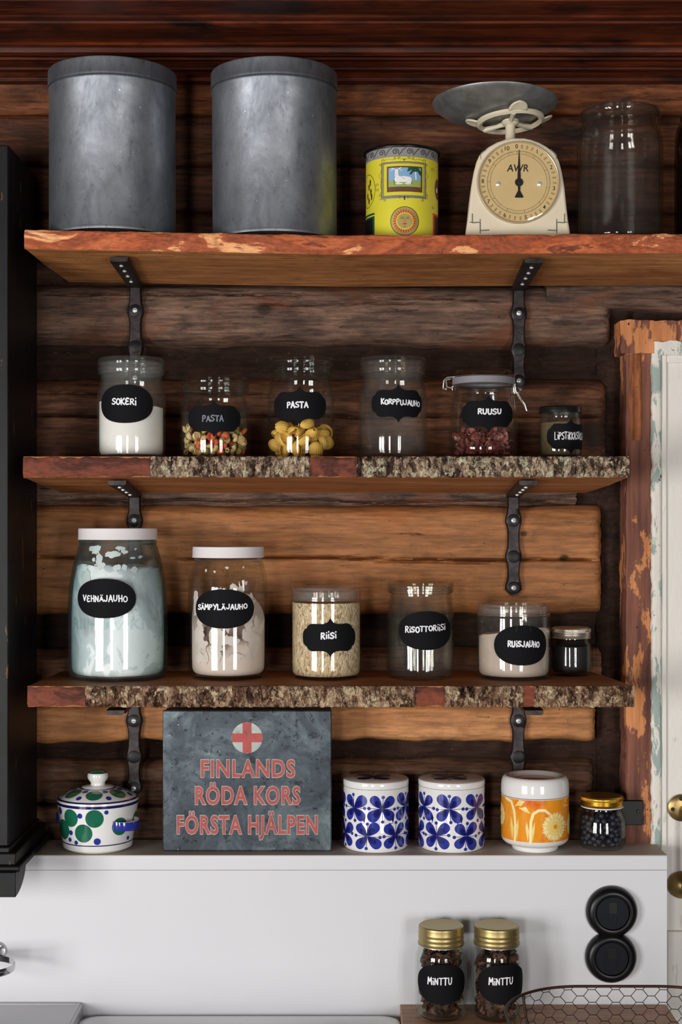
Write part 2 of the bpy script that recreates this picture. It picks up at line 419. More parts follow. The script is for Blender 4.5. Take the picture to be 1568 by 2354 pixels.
M_bark2 = bark_mat('brown_chunky_bark', [(.30, rgb(32,21,17,1.2)), (.42, rgb(92,64,50,1.3)), (.50, rgb(134,102,80,1.3)), (.58, rgb(170,140,114,1.3)), (.70, rgb(212,186,152,1.3))], rgb(30,20,16), 120, rgb(224,200,164,1.3), 6)
def patchy(name, stops, scale=11, slant=.5, loc=0.0, bump=.6):
    """bare inner bark left in hard-edged patches of several tones"""
    s = N(name); s.set(rough=.75, spec=.2)
    g = s.noise(s.co((.55, 1, 1.5), rot=(0, slant, 0), loc=(loc, loc, loc)), scale, 6, .62, 1.0)
    col = s.ramp(g, stops)
    f = s.noise(s.co((30, 60, 90), rot=(0, slant*.6, 0), loc=(loc, 0, 0)), 2.0, 5, .7)
    col = s.mix(1.0, col, s.ramp(f, [(.30, BW(.55)), (.5, BW(1.0)), (.7, BW(1.15))]), 'MULTIPLY')
    k = s.noise(s.co((1.6, 1, .6)), 48, 5, .7)
    col = s.mix(s.ramp(k, [(.27, BW(.9)), (.34, BW(0))]), col, rgb(34,18,14))
    s.set(col=col); s.bump(s.math('ADD', g, s.math('MULTIPLY', f, .4)), bump, .003); return s.m
M_inner = patchy('red_inner_bark', [(.26, rgb(52,30,26,1.4)), (.40, rgb(84,44,34,1.4)), (.44, rgb(112,58,40,1.4)), (.56, rgb(96,52,40,1.4)), (.62, rgb(66,36,30,1.4)), (.69, rgb(80,44,34,1.4)), (.715, rgb(160,104,66,1.4)), (.8, rgb(180,124,80,1.4))], 12, .2, 5.0, .9)
M_peel  = patchy('peeled_shelf_edge', [(.30, rgb(84,46,34,1.4)), (.39, rgb(112,58,40,1.4)), (.41, rgb(168,92,58,1.4)), (.49, rgb(150,76,46,1.4)), (.52, rgb(128,66,44,1.4)), (.585, rgb(150,80,52,1.4)), (.60, rgb(198,138,92,1.4)), (.67, rgb(214,158,110,1.4)), (.70, rgb(140,78,52,1.4))], 10, .42, 2.0, .5)
M_cutend = wood('pale_cut_wood', ws((.3,(150,100,60)),(.7,(190,138,88))), axis='Y', loc=1.1)
M_iron  = plain('forged_iron', rgb(64,58,58), rough=.46, metal=.75, var=.65, vscale=70, bump=.8)
M_ironblk = plain('black_iron_washer', rgb(24,23,24), rough=.45, metal=.5, var=.3, vscale=40)
M_screw = plain('bright_screw_steel', rgb(238,238,238), rough=.3, metal=.55, var=.1)
M_white_panel = plain('white_laminate', rgb(207,207,211), rough=.42, var=.025, vscale=3, spec=.4)
M_ledge_top = plain('grey_ledge_laminate', rgb(190,178,168), rough=.6, var=.10, vscale=6)

def black_cab():
    s = N('worn_black_paint'); co = s.co((1, 1, .5))
    f = s.noise(co, 30, 5, .6); g = s.noise(s.co((2, 2, .35)), 34, 6, .7)
    base = s.ramp(f, [(.3, rgb(10,9,10)), (.7, rgb(22,21,23))])
    s.set(col=s.mix(s.ramp(g, [(.655, BW(0)), (.67, BW(1))]), base, rgb(120,74,46)), rough=.5, spec=.25)
    s.bump(f, .15, .002); return s.m
M_black = black_cab()

def peel_paint(name, base, under1, under2, a, b):
    s = N(name); s.set(rough=.55)
    g = s.noise(s.co((3.0, 3.0, .9)), 15, 8, .7, .5); h = s.noise(s.co((3, 3, 1.2), loc=(5, 5, 5)), 18, 8, .72, .4)
    c = s.mix(s.ramp(g, [(a, BW(0)), (a+.02, BW(1))]), base, under1)
    c = s.mix(s.ramp(h, [(b, BW(0)), (b+.02, BW(1))]), c, under2)
    s.set(col=c); s.bump(s.math('ADD', g, h), .5, .002); return s.m
M_jamb = peel_paint('flaking_white_and_mint_paint', rgb(222,216,206), rgb(150,166,158), rgb(110,62,40), .52, .63)
M_door = peel_paint('old_white_door_paint', rgb(226,221,213), rgb(206,201,192), rgb(150,140,124), .62, .76)
def frame_mat(name, loc, tan_at):
    s = N(name); s.set(rough=.7, spec=.25)
    g = s.noise(s.co((3, 3, 1.3), loc=(loc, loc, loc)), 7, 7, .62, .2); f = s.noise(s.co((60, 60, 4)), 1.6, 5, .6)
    base = s.ramp(f, [(.3, rgb(66,40,33,WK)), (.65, rgb(112,70,56,WK))])
    c = s.mix(s.ramp(g, [(tan_at, BW(0)), (tan_at + .025, BW(1))]), base, s.ramp(f, [(.3, rgb(142,86,50,WK)), (.7, rgb(180,122,78,WK))]))
    sp = s.noise(s.co((1, 1, 1)), 70, 3, .5)
    c = s.mix(s.ramp(sp, [(.70, BW(0)), (.74, BW(1))]), c, rgb(30,18,14))
    s.set(col=c); s.bump(s.math('ADD', g, f), .5, .003); return s.m
M_frame = frame_mat('red_brown_door_frame', 3.3, .545)
M_lintel = frame_mat('flaking_brown_lintel', 8.1, .52)
M_lintel_tan = wood('worn_tan_post', ws((.3,(96,52,28)),(.5,(128,74,42)),(.75,(146,90,54))), axis='Z', loc=2.9)

# ================================================================== setting: log wall, ceiling, door
def fb(x, y, z, s=1.0, o=4): return noise.fractal(Vector((x*s, y*s, z*s)), 1.0, 2.0, o)

wall = bpy.data.objects.new('wall_back', None); COL.objects.link(wall); struct(wall)
tag(wall, 'rough brown log wall behind the shelves', 'wall'); wall['kind'] = 'structure'
def log(px0, px1, py0, py1, mat, seed, y0=0.0, cracks=(), bulge=.022, wob=.003, shape=5, ends=(0, 0)):
    """py0 top row, py1 bottom row; px are read on the wall plane"""
    x0, x1, zt, zb = X(px0, 0), X(px1, 0), Z(py0, 0), Z(py1, 0)
    nu, nv = max(10, int((x1-x0)/.007)), max(20, int((zt-zb)/.0019)); mb = MB()
    def P(a, b):
        x = x0 + (x1-x0)*a + (.004*fb(0, b*3, seed, 3) if 0 < a else 0)*(1 if a > .9 else 0)
        e = wob*fb(x, seed*3.1, 0, 9)*(2 if b < .5 else 1)
        z = zb + (zt-zb)*b + e*(1 if b in (0, 1) else abs(2*b-1))
        y = y0 + bulge*abs(2*b-1)**shape + .0035*fb(x, z*3, seed, 7) + .0010*fb(x*2, z*9, seed + 5, 22)
        if ends[1] and x1 - x < .012: y += .01*(1-(x1-x)/.012)**2
        for (cy, c0, c1, dep, wid) in cracks:
            if X(c0, 0) < x < X(c1, 0):
                zc = Z(cy, 0) + .005*fb(x, seed, 2, 5) + .0014*fb(x, seed, 4, 30)
                fade = min(1, (x - X(c0, 0))/.03, (X(c1, 0)-x)/.03)
                y += dep*fade*math.exp(-((z-zc)/wid)**2)
        return (x, y, z)
    idx = mb.grid(P, nu, nv)
    # close the back
    ring = [idx[i][0] for i in range(nu+1)] + [idx[nu][j] for j in range(1, nv+1)] + [idx[i][nv] for i in range(nu-1, -1, -1)] + [idx[0][j] for j in range(nv-1, 0, -1)]
    bk = [mb.vert((mb.v[k][0], .12, mb.v[k][2])) for k in ring]
    for i in range(len(ring)):
        j = (i+1) % len(ring); mb.face((ring[i], ring[j], bk[j], bk[i]))
    mb.face(bk)
    return obj('log', mb, mat, wall, smooth=60)
L, R = -160, 1720
log(L, R, 184, 261, M_log_top, 1, wob=.0015, bulge=.008, shape=9)
log(L, R, 263, 377, M_log_dark, 2, wob=.0015, bulge=.008, shape=9)
log(L, R, 379, 486, M_log_dark, 3, wob=.0015, bulge=.010, shape=9)
log(L, R, 488, 648, M_log_dark, 11, y0=.004, bulge=.014)
log(L, 1405, 650, 792, M_log_grey, 4, cracks=((676,90,700,.010,.0018),(700,500,950,.005,.0012),(690,860,1180,.006,.0012)), bulge=.03, shape=6, ends=(0,1))
log(1256, R, 650, 712, M_log_grey, 5, y0=-.002, bulge=.012)
log(L, 1396, 868, 1062, M_log_mid, 6, cracks=((957,60,1400,.014,.0020),(905,60,700,.006,.0014)), bulge=.03, shape=6, y0=.004, ends=(0,1))
log(L, 1330, 1062, 1170, M_log_grey, 12, y0=.020, cracks=((1150,90,1300,.010,.0016),))
log(L, 1384, 1163, 1414, M_log_tan, 7, cracks=((1283,60,360,.02,.0020),(1283,395,900,.02,.0021),(1287,880,1384,.02,.0020),(1294,840,1150,.008,.0010)), bulge=.026, shape=12, ends=(0,1))
log(L, 1384, 1492, 1625, M_log_mid, 13, y0=.004, bulge=.02)
log(L, 1370, 1618, 1708, M_log_tan2, 8, bulge=.024, shape=8, wob=.004, ends=(0,1))
log(L, 1366, 1752, 1858, M_log_low, 9, y0=.008, cracks=((1800,60,1366,.006,.0014),), bulge=.02, ends=(0,1))
log(L, 1366, 1862, 2010, M_log_low, 10, y0=.006, bulge=.012, ends=(0,1))
mb = MB()
mb.grid(lambda a, b: (-.78 + 1.56*a, .040 + .010*fb(a*9, b*14, 3, 2) + .004*fb(a*60, b*60, 1, 1), .55 + 1.75*b), 200, 220)
o = obj('chinking', mb, M_chink, wall, smooth=60); o['kind'] = 'stuff'
mb = MB()      # dark scribed groove post between the log ends and the door frame
mb.grid(lambda a, b: (X(1380, 0) + (X(1462, 0)-X(1380, 0))*a, .020 + .016*abs(2*a-1)**2 + .005*fb(a*2, b*30, 7, 2), 1.05 + (Z(700, 0)-1.05)*b), 14, 160)
obj('groove_post', mb, M_chink, wall, smooth=60)
# moss and shavings poking out of the joints
mb = MB(); rg = random.Random(5)
for (ra, rb, n) in ((800, 862, 60), (1712, 1748, 50), (1424, 1486, 20), (1130, 1158, 24)):
    for k in range(n):
        x, z = rg.uniform(-.48, .42), Z(rg.uniform(ra, rb), 0); a = rg.uniform(0, 6.28); ln = rg.uniform(.002, .009)
        p0 = Vector((x, .030, z)); d = Vector((cos(a)*ln, -rg.uniform(.008, .022), sin(a)*ln*.6))
        mb.tube([p0, p0 + d*.5 + Vector((0, 0, rg.uniform(-.003, .003))), p0 + d], rg.uniform(.00015, .0003), 3)
o = obj('moss_fibre', mb, plain('dry_moss', rgb(120,88,64), rough=.9), wall); o['kind'] = 'stuff'

# ceiling of profiled boards
zc = Z(150, -.05)
mb = MB()
def D_of(py): return (zc - CAMZ)*F/(1200.0-py) - CAMD     # depth at which the ceiling plane shows at that row
rows = [(150, .012), (131, .012), (129, .0), (121, .0), (119, .010), (108, .010), (105, -.003), (99, -.003), (97, .0), (54, .0), (51, .009), (47, .009), (44, -.003), (36, -.003), (34, .0), (2, .0), (-1, .009), (-5, .009), (-8, -.002), (-52, 0), (-54, .008), (-60, .008), (-62, 0), (-120, 0), (-123, .008), (-130, .008), (-133, 0), (-260, 0), (-262, .008), (-270, .008), (-272, 0)]
pts = [(D_of(p), zc + dz) for p, dz in rows] + [(-1.3, zc)]
outl = pts + [(-1.3, zc+.05), (.1, zc+.05), (.1, zc + .012)]
a = [mb.vert((-.95, y, z)) for y, z in outl]; b = [mb.vert((.95, y, z)) for y, z in outl]
for i in range(len(outl)):
    j = (i+1) % len(outl); mb.face((a[i], b[i], b[j], a[j]))
mb.face(a); mb.face(b[::-1])
struct(tag(obj('ceiling', mb, M_ceil, smooth=25, bevel=.0008), 'dark varnished board ceiling', 'ceiling'))
mb = MB()      # cornice
co_ = [(-.050, Z(128, -.05)), (-.062, Z(132, -.06)), (-.062, Z(138, -.06)), (-.050, Z(141, -.05)), (-.040, Z(152, -.04)), (-.048, Z(155, -.045)), (-.048, Z(161, -.045)), (-.030, Z(166, -.03)), (-.020, Z(180, -.02)), (-.020, Z(186, -.02)), (.05, Z(186, -.02)), (.05, Z(128, -.05))]
a = [mb.vert((-.95, y, z)) for y, z in co_]; b = [mb.vert((.95, y, z)) for y, z in co_]
for i in range(len(co_)):
    j = (i+1) % len(co_); mb.face((a[i], b[i], b[j], a[j]))
mb.face(a); mb.face(b[::-1])
struct(tag(obj('trim_1', mb, M_ceil, smooth=25, bevel=.0008), 'dark varnished cornice along the top of the log wall', 'cornice'))

# door side: lintel, frame post, flaking jamb, white door
yf = -.034
def wavy_slab(name, px0, px1, py0, py1, y, depth, mat, amp=.0016, seed=1, sc=30, left=True, right=False, top=False, bottom=False, dz=.004, surf=.0012):
    x0, x1, zt, zb = X(px0, y), X(px1, y), Z(py0, y), Z(py1, y); mb = MB()
    nu, nv = max(8, int((x1-x0)/.003)), max(8, int((zt-zb)/.004)); nu = min(nu, 90); nv = min(nv, 260)
    def P(a, b):
        x, z = x0 + (x1-x0)*a, zb + (zt-zb)*b
        if left: x += amp*fb(1, z, seed, sc)*(1-a)
        if right: x += amp*fb(2, z, seed, sc)*a
        if top: z += amp*fb(x, 3, seed, sc)*b
        if bottom: z += amp*fb(x, 4, seed, sc)*(1-b)
        yy = y + surf*fb(x*2, z*.6, seed+4, 20)
        e = min(a, 1-a)*(x1-x0)
        if e < dz: yy += dz*.6*(1 - e/dz)**2
        return (x, yy, z)
    idx = mb.grid(P, nu, nv)
    ring = [idx[i][0] for i in range(nu+1)] + [idx[nu][j] for j in range(1, nv+1)] + [idx[i][nv] for i in range(nu-1, -1, -1)] + [idx[0][j] for j in range(nv-1, 0, -1)]
    bk = [mb.vert((mb.v[k][0], y + depth, mb.v[k][2])) for k in ring]
    for i in range(len(ring)):
        j = (i+1) % len(ring); mb.face((ring[i], ring[j], bk[j], bk[i]))
    mb.face(bk)
    return obj(name, mb, mat, smooth=50)
struct(tag(wavy_slab('trim_2', 1427, 1720, 736, 812, yf-.002, .07, M_lintel, amp=.004, top=True, seed=3), 'worn tan and brown wooden lintel over the white door', 'door lintel'))
struct(tag(wavy_slab('trim_3', 1440, 1503, 812, 2010, yf, .07, M_frame, amp=.003, seed=5, sc=12), 'red-brown wooden post of the door frame', 'door post'))
tp = wavy_slab('worn_strip', 1447, 1476, 815, 1012, yf-.003, .01, M_lintel_tan, amp=.003, seed=8)
tp.parent = bpy.data.objects['trim_3']
o = wavy_slab('trim_4', 1499, 1522, 812, 2480, yf-.008, .07, M_jamb, amp=.0022, seed=9, sc=45); struct(tag(o, 'narrow door jamb in flaking white and mint paint', 'door jamb'))
o2 = wavy_slab('head_strip', 1506, 1720, 785, 816, yf-.008, .05, M_jamb, amp=.003, top=True, left=True, seed=12, sc=45); o2.parent = o
door = bpy.data.objects.new('door_1', None); COL.objects.link(door); door.location = (X(1640, yf), yf, .0)
tag(door, 'old white painted door at the right edge', 'door'); struct(door)
mb = MB(); yd = yf - .004; x0, x1 = X(1517, yd) - door.location.x, .22
def dbox(a, b, c, d, e, f): mb.box(a, b, c - yf, d - yf, e, f)
dbox(x0, x0 + .012, yd, yd + .03, .05, Z(816, yd)); dbox(x0 + .012, x1, yd - .004, yd + .03, .05, Z(2140, yd)); dbox(x0 + .012, x1, yd, yd + .03, Z(834, yd), Z(816, yd))
obj('door_stile', mb, M_door, door, bevel=.002)
mb = MB(); dbox(x0 + .010, x1, yd + .004, yd + .028, Z(2142, yd), Z(833, yd))
obj('door_panel', mb, M_door, door, bevel=.002)
# brass pull
M_brass = plain('aged_brass', rgb(168,142,92), rough=.38, metal=.9, var=.4, vscale=45)
pull = thing('door_pull', 'aged brass pull handle with round end plates on the white door', 'door handle', (X(1566, yd), yd, Z(1945, yd)))
def yl(mb, prof, n, cx, cz, y0, m=0):
    """lathe about the y axis; prof (r, out)"""
    st = len(mb.v); mb.lathe([(r, h) for r, h in prof], n, m)
    for i in range(st, len(mb.v)):
        x, y, z = mb.v[i]; mb.v[i] = (cx + x, y0 - z, cz + y)
    return mb
for cz, dome, nm in ((Z(1857, yd)-pull.location.z, 0, 'end_plate'), (Z(2034, yd)-pull.location.z, 1, 'end_plate')):
    mb = MB(); r = .0225
    if dome: yl(mb, [(0, .017), (.006, .0165), (.012, .013), (.018, .007), (.0222, .002), (.0222, 0), (0, 0)], 36, 0, cz, 0)
    else: yl(mb, [(0, .006), (.012, .0058), (.019, .0042), (.022, .002), (.0222, 0), (0, 0)], 36, 0, cz, 0)
    pl = obj(nm, mb, M_brass, pull)
    if not dome:
        for dx, dzz in ((-.0145, -.0015), (-.001, .0155)):
            mb = MB(); yl(mb, [(0, .0075), (.0025, .0072), (.0034, .005), (.0034, .003), (0, .003)], 14, dx, cz + dzz, 0); obj('screw', mb, M_ironblk, pl)
mb = MB(); za, zb = Z(1857, yd)-pull.location.z, Z(2034, yd)-pull.location.z
mb.tube([(.004, -.004, za), (.004, -.018, za-.002), (.004, -.028, za-.012), (.004, -.031, za-.03), (.004, -.031, zb+.03), (.004, -.028, zb+.012), (.004, -.016, zb+.002)], [.006,.006,.0055,.005,.005,.0058,.0075], 14)
obj('grip', mb, M_brass, pull)
# iron strap end on the post
hp = thing('iron_hinge_plate', 'flat black iron plate screwed to the red-brown door post', 'hinge plate', (X(1452, yf-.004), yf-.003, Z(1867, yf)))
mb = MB(); mb.box(-.021, .019, -.004, .004, -.020, .020); obj('plate', mb, M_ironblk, hp, bevel=.0012)
mb = MB(); yl(mb, [(0, .0062), (.002, .006), (.003, .004), (.003, .002), (0, .002)], 14, .010, .003, 0); obj('screw', mb, M_iron, hp)

# ================================================================== ledge below the shelves
yl0 = -.12; ZL = Z(1966, yl0); ZC = CAMZ - .7655
ledge = thing('boxed_ledge', 'white boxed-in ledge with grey top under the log wall', 'ledge', (0, 0, ZC))
xr = X(1534, yl0)
mb = MB(); mb.box(-.82, xr, yl0, yl0 + .02, -.05, Z(2000, yl0) - ZC - .0004); mb.box(xr - .02, xr, yl0 + .02, -.042, -.05, ZL - ZC - .0165)
obj('front_panel', mb, M_white_panel, ledge, bevel=.0006)
mb = MB(); mb.box(-.82, xr, yl0, yl0 + .02, Z(2000, yl0) - ZC, ZL - ZC - .0012); obj('edge_strip', mb, M_white_panel, ledge, bevel=.0005)
mb = MB(); mb.box(-.82, xr, yl0 + .0004, -.006, ZL - ZC - .016, ZL - ZC); obj('top_board', mb, M_ledge_top, ledge, bevel=.0005)

# ================================================================== shelves with a live edge
def shelf(name, label, px_l, px_r, ytop, ybot_f, ybot_b, mats, bare, seed, flake, lback, rback, top_fn=None, yfr=-.215, group='live-edge shelves'):
    """px_l/px_r: front ends; rows: top front, bottom front, underside at the wall"""
    zt = Z(ytop, -.22); zbf = Z(ybot_f, -.22); zbb = ybot_b
    x0, x1 = X(px_l, -.22), X(px_r, -.22)
    t = thing(name, label, 'shelf', (0, 0, zt), group)
    top = top_fn or (lambda x: 0.0)
    mb = MB(); n = 60
    def P(a, b):       # cross-section loop a, length b
        k = int(round(a*8)) % 8
        xx = x0 + (x1-x0)*b; f = min(1, max(0, (x1 - xx)/.05)); g = min(1, max(0, (xx-x0)/.05))
        prof = [(yfr, -.001), (-.12, 0), (-.004, 0), (-.003, -.02), (-.003, zbb-zt), (-.12, (zbb+zbf)/2-zt), (yfr, zbf-zt+.001), (yfr, (zbf-zt)/2)][k]
        d = (prof[0] - yfr)/(-.004-yfr)
        x = xx + (1-g)*d*lback - (1-f)*d*rback + .0012*fb(prof[0], prof[1], seed + 3, 60)*(1 if b in (0, 1) else 0)
        return (x, prof[0], prof[1] + top(x))
    idx = mb.grid(P, 8, n, wrap=True)
    mb.face([idx[i][0] for i in range(8)], 1); mb.face([idx[i][n] for i in range(8)][::-1], 1)
    obj('board', mb, [mats[0], M_cutend], t, smooth=30)
    nx, nz = int((x1-x0)/.0020), 22; mb = MB(); hh = zt - zbf
    def isbare(x):
        px = 784 + x/S(-.22)
        return any(a + 9*fb(x, seed, a, 60) < px < b + 9*fb(x, seed, b, 60) for a, b in bare)
    def Q(a, b):
        x = x0 + (x1-x0)*a; z = -hh*(1-b); d = .0
        if flake > 0:
            bb = isbare(x)
            q = noise.voronoi(Vector((x*150 + .8*fb(x, z, 3, 60), z*95, seed)))[0]
            h = min(1.0, (q[1]-q[0])*2.2)
            d = (.0042*h + .0026*fb(x, z, seed, 40) + .0014*fb(x, z, seed, 160)) if not bb else (-.0015 + .0022*fb(x, z*1.5, seed, 38))
            if b == 0: z -= .0020*fb(x, 0, seed, 90) - .0006
            if b == 1: z += .0012*fb(x, 5, seed, 90) - .0006
        else:
            d = .0035*fb(x*.4, z*1.6, seed, 30) + .001*fb(x, z*2, seed, 120)
            if b == 1: z += .0012*fb(x, 5, seed, 30) - .0006
        rnd = .004*(abs(2*b-1)**4)
        return (x, yfr - .004 - d + rnd, z + top(x))
    idx = mb.grid(Q, nx, nz, m=(lambda a, b: 1 if isbare(x0 + (x1-x0)*a) else 0))
    ring = [idx[i][0] for i in range(nx+1)] + [idx[nx][j] for j in range(1, nz+1)] + [idx[i][nz] for i in range(nx-1, -1, -1)] + [idx[0][j] for j in range(nz-1, 0, -1)]
    bk = [mb.vert((mb.v[k][0], yfr + .003, max(-hh + .001, min(-.001, mb.v[k][2] - top(mb.v[k][0]))) + top(mb.v[k][0]))) for k in ring]
    for i in range(len(ring)):
        j = (i+1) % len(ring); mb.face((ring[i], ring[j], bk[j], bk[i]), 0)
    obj('bark_edge', mb, mats[1:], t, smooth=40)
    return t, zt
def top1(x): return (.0085*max(0.0, (0.0 - x)/.48)**1.0 if x < 0 else .002*min(1, x/.4))
shelf('live_edge_shelf', 'top rough pine shelf with a peeled reddish live edge', 55, 1760, 539, 584, Z(660, 0), [M_shelf_a, M_peel, M_peel], [], 2, 0, .028, 0, top_fn=top1)
shelf('live_edge_shelf', 'second shelf from the top, pine with flaky pale bark edge', 52, 1447, 1048, 1098, Z(1133, 0), [M_shelf_b, M_bark, M_inner], [(0, 345), (712, 818)], 5, 1, .02, .03)
shelf('live_edge_shelf', 'third shelf from the top, thick brown bark edge, carrying flour jars', 62, 1459, 1577, 1627, Z(1590, 0), [M_shelf_b, M_bark2, M_inner], [(0, 190), (952, 1022), (1205, 1226)], 9, 1, .012, .030)
def ZS1f(px, y=-.12): return Z(539, -.22) + top1(X(px, y)) + .0006
ZS1, ZS2, ZS3 = Z(539, -.22), Z(1048, -.22), Z(1577, -.22)

# ================================================================== iron brackets
def bracket(px_wall, z_under_b, z_under_f, label, reach=.19, rows=()):
    x = X(px_wall, 0); yw = -.007
    t = thing('shelf_bracket', label, 'shelf bracket', (x, 0, z_under_b), 'forged iron shelf brackets')
    # upright with swellings at the screw holes
    zs = [-.046, -.106, -.158]; top = -.004; end = -.172
    def wd(z):
        w = .0098
        for q in zs: w += .0040*math.exp(-((z-q)/.011)**2)
        if z < end + .010: w *= sqrt(max(.05, (z-end)/.010))
        return w
    mb = MB(); n = 48
    def P(a, b):
        z = top + (end-top)*b; w = wd(z); k = int(round(a*8)) % 8
        q = [(-w, -.0022), (-w*.8, -.0050), (0, -.0056), (w*.8, -.0050), (w, -.0022), (w, .003), (0, .003), (-w, .003)][k]
        return (q[0], yw + q[1] + .0004*fb(z, a*3, px_wall, 80), z)
    idx = mb.grid(P, 8, n, wrap=True); mb.face([idx[i][0] for i in range(8)]); mb.face([idx[i][n] for i in range(8)][::-1])
    up = obj('upright', mb, M_iron, t, smooth=45)
    for i, q in enumerate(zs):
        mb = MB(); yl(mb, [(0, .0012), (.0086, .0012), (.0104, .0004), (.0108, -.001), (0, -.001)], 22, 0, q, yw - .0054); wsh = obj('countersink', mb, M_ironblk, up)
        if i != 1:
            mb = MB(); yl(mb, [(0, .0040), (.0024, .0036), (.0040, .0026), (.0044, .001), (0, .001)], 18, 0, q, yw - .0054)
            mb.box(-.0024, .0024, yw - .0098, yw - .0090, q - .0005, q + .0005, 1)
            sc = obj('screw', mb, [M_screw, M_ironblk], t)
    # arm under the shelf, following its underside
    dz = z_under_f - z_under_b; tilt = math.atan2(dz, .22)
    mb = MB(); ln = reach; hw = .0115
    def A(a, b):
        y = -.003 - (ln-.003)*b; wv = hw + .0035*b*(1 if b < 1.01 else 0)
        if b > .97: wv *= .92
        k = int(round(a*6)) % 6
        q = [(-wv, 0), (-wv, -.0055), (-wv*.75, -.0072), (wv*.75, -.0072), (wv, -.0055), (wv, 0)][k]
        return (q[0], y, -.0022 + q[1] + dz*(-y/.22))
    idx = mb.grid(A, 6, 20, wrap=True); mb.face([idx[i][0] for i in range(6)]); mb.face([idx[i][20] for i in range(6)][::-1])
    ar = obj('arm', mb, M_iron, t, smooth=40)
    for f in (.30, .50, .68, .86):
        y = -f*ln; mb = MB(); mb.lathe([(0, -.0116), (.0020, -.0113), (.0034, -.0100), (.0034, -.008), (0, -.008)], 14)
        for i in range(len(mb.v)):
            p = mb.v[i]; mb.v[i] = (p[0], p[1] + y, p[2] + dz*(-y/.22))
        obj('screw', mb, M_screw, ar)
    return t
Z1b, Z1f = Z(660, 0), Z(584, -.22); Z2b, Z2f = Z(1133, 0), Z(1098, -.22); Z3b, Z3f = Z(1590, 0), Z(1627, -.22)
bracket(313, Z1b + .0052, Z1f + .0052, 'iron bracket under the top shelf, above the sugar jar')
bracket(1191, Z1b + .0004, Z1f + .0004, 'iron bracket under the top shelf, above the clip-top jar', reach=.20)
bracket(311, Z2b, Z2f, 'iron bracket under the second shelf, behind the big teal jar', reach=.20)
bracket(1179, Z2b, Z2f, 'iron bracket under the second shelf, above the rye flour jar', reach=.20)
bracket(310, Z3b - .001, Z3f - .003, 'iron bracket under the third shelf, above the spotted pot', reach=.212)
bracket(1190, Z3b - .001, Z3f - .003, 'iron bracket under the third shelf, above the orange bowl', reach=.212)

# ================================================================== black cabinet on the left
xcab = X(18, -.22)
cab = thing('black_cabinet', 'tall black wooden cabinet with worn edges at the left edge', 'cabinet', (-.65, -.11, ZL + .001))
cx, cy, cz = cab.location
def cbox(mb, x0, x1, y0, y1, z0, z1): mb.box(x0-cx, x1-cx, y0-cy, y1-cy, z0-cz, z1-cz)
mb = MB(); cbox(mb, -.82, xcab, -.215, -.006, ZL + .006, Z(332, -.22)); obj('body', mb, M_black, cab, bevel=.001)
mb = MB(); cbox(mb, xcab - .014, xcab + .0005, -.2205, -.2148, Z(1945, -.22), Z(334, -.22)); cbox(mb, -.82, xcab - .0145, -.2185, -.2148, Z(1945, -.22), Z(334, -.22)); obj('front_frame', mb, M_black, cab, bevel=.0016)
mb = MB()
xs = (X(37, -.232), X(45, -.245))
cbox(mb, -.82, xcab + .004, -.226, -.006, Z(1962, -.226), Z(1948, -.226)); cbox(mb, -.82, xs[0], -.234, -.006, Z(1990, -.234), Z(1962, -.234)); cbox(mb, -.82, xs[1], -.245, -.006, max(ZL + .001, Z(2006, -.245)), Z(1992, -.245))
obj('base_moulding', mb, M_black, cab, bevel=.0022)
mb = MB(); pr = []; zt_, zb_ = Z(2006, -.26), Z(2063, -.26)
pr = [(-.260, zt_), (-.260, zb_)] + [(-.260 + .072*sin(t*PI/2), zb_ + (zt_-zb_)*(1-cos(t*PI/2))) for t in (.15, .3, .45, .6, .75, .9, 1.0)]
a = [mb.vert((-.82-cx, y-cy, z-cz)) for y, z in pr]; b = [mb.vert((X(36, -.26)-cx, y-cy, z-cz)) for y, z in pr]
for i in range(len(pr)):
    j = (i+1) % len(pr); mb.face((a[i], b[i], b[j], a[j]))
mb.face(a); mb.face(b[::-1])
obj('corbel', mb, M_black, cab, smooth=30, bevel=.0012)

# ================================================================== worktop, hob, steel side
mb = MB(); mb.box(X(920, -.13), xr - .002, -.75, yl0 - .0005, ZC - .032, ZC)
tag(obj('wooden_worktop', mb, M_counter, bevel=.0012), 'brown wooden worktop with the two mint jars on it', 'worktop')
M_enamel = plain('white_enamel', rgb(226,226,228), rough=.18, spec=.5, coat=.3)
ZH = CAMZ - .7785
hob = thing('white_hob', 'white enamelled hob top with round plates, against the ledge', 'hob', (-.158, -.40, ZH))
mb = MB(); hx, hy, rr = .251, .268, .028; out = []
for (sx, sy, a0) in ((1, 1, 0), (-1, 1, 90), (-1, -1, 180), (1, -1, 270)):
    for k in range(9):
        a = math.radians(a0 + k*90/8); out.append((sx*(hx-rr) + rr*cos(a), sy*(hy-rr) + rr*sin(a)))
def inset(d): return [(x*(hx-d)/hx, y*(hy-d)/hy) for x, y in out]
lv = [(out, -.03), (out, -.004), (inset(.002), -.001), (inset(.006), 0), (inset(.014), -.0005), (inset(.022), -.004), (inset(.03), -.0045)]
rings = [[mb.vert((x, y, z)) for x, y in o_] for o_, z in lv]
for A_, B_ in zip(rings, rings[1:]):
    for i in range(len(A_)): mb.face((A_[i], A_[(i+1) % len(A_)], B_[(i+1) % len(A_)], B_[i]))
mb.face(rings[-1]); mb.face(rings[0][::-1]); obj('enamel_top', mb, M_enamel, hob, smooth=40)
M_plate = plain('cast_iron_plate', rgb(70,70,72), rough=.5, metal=.3)
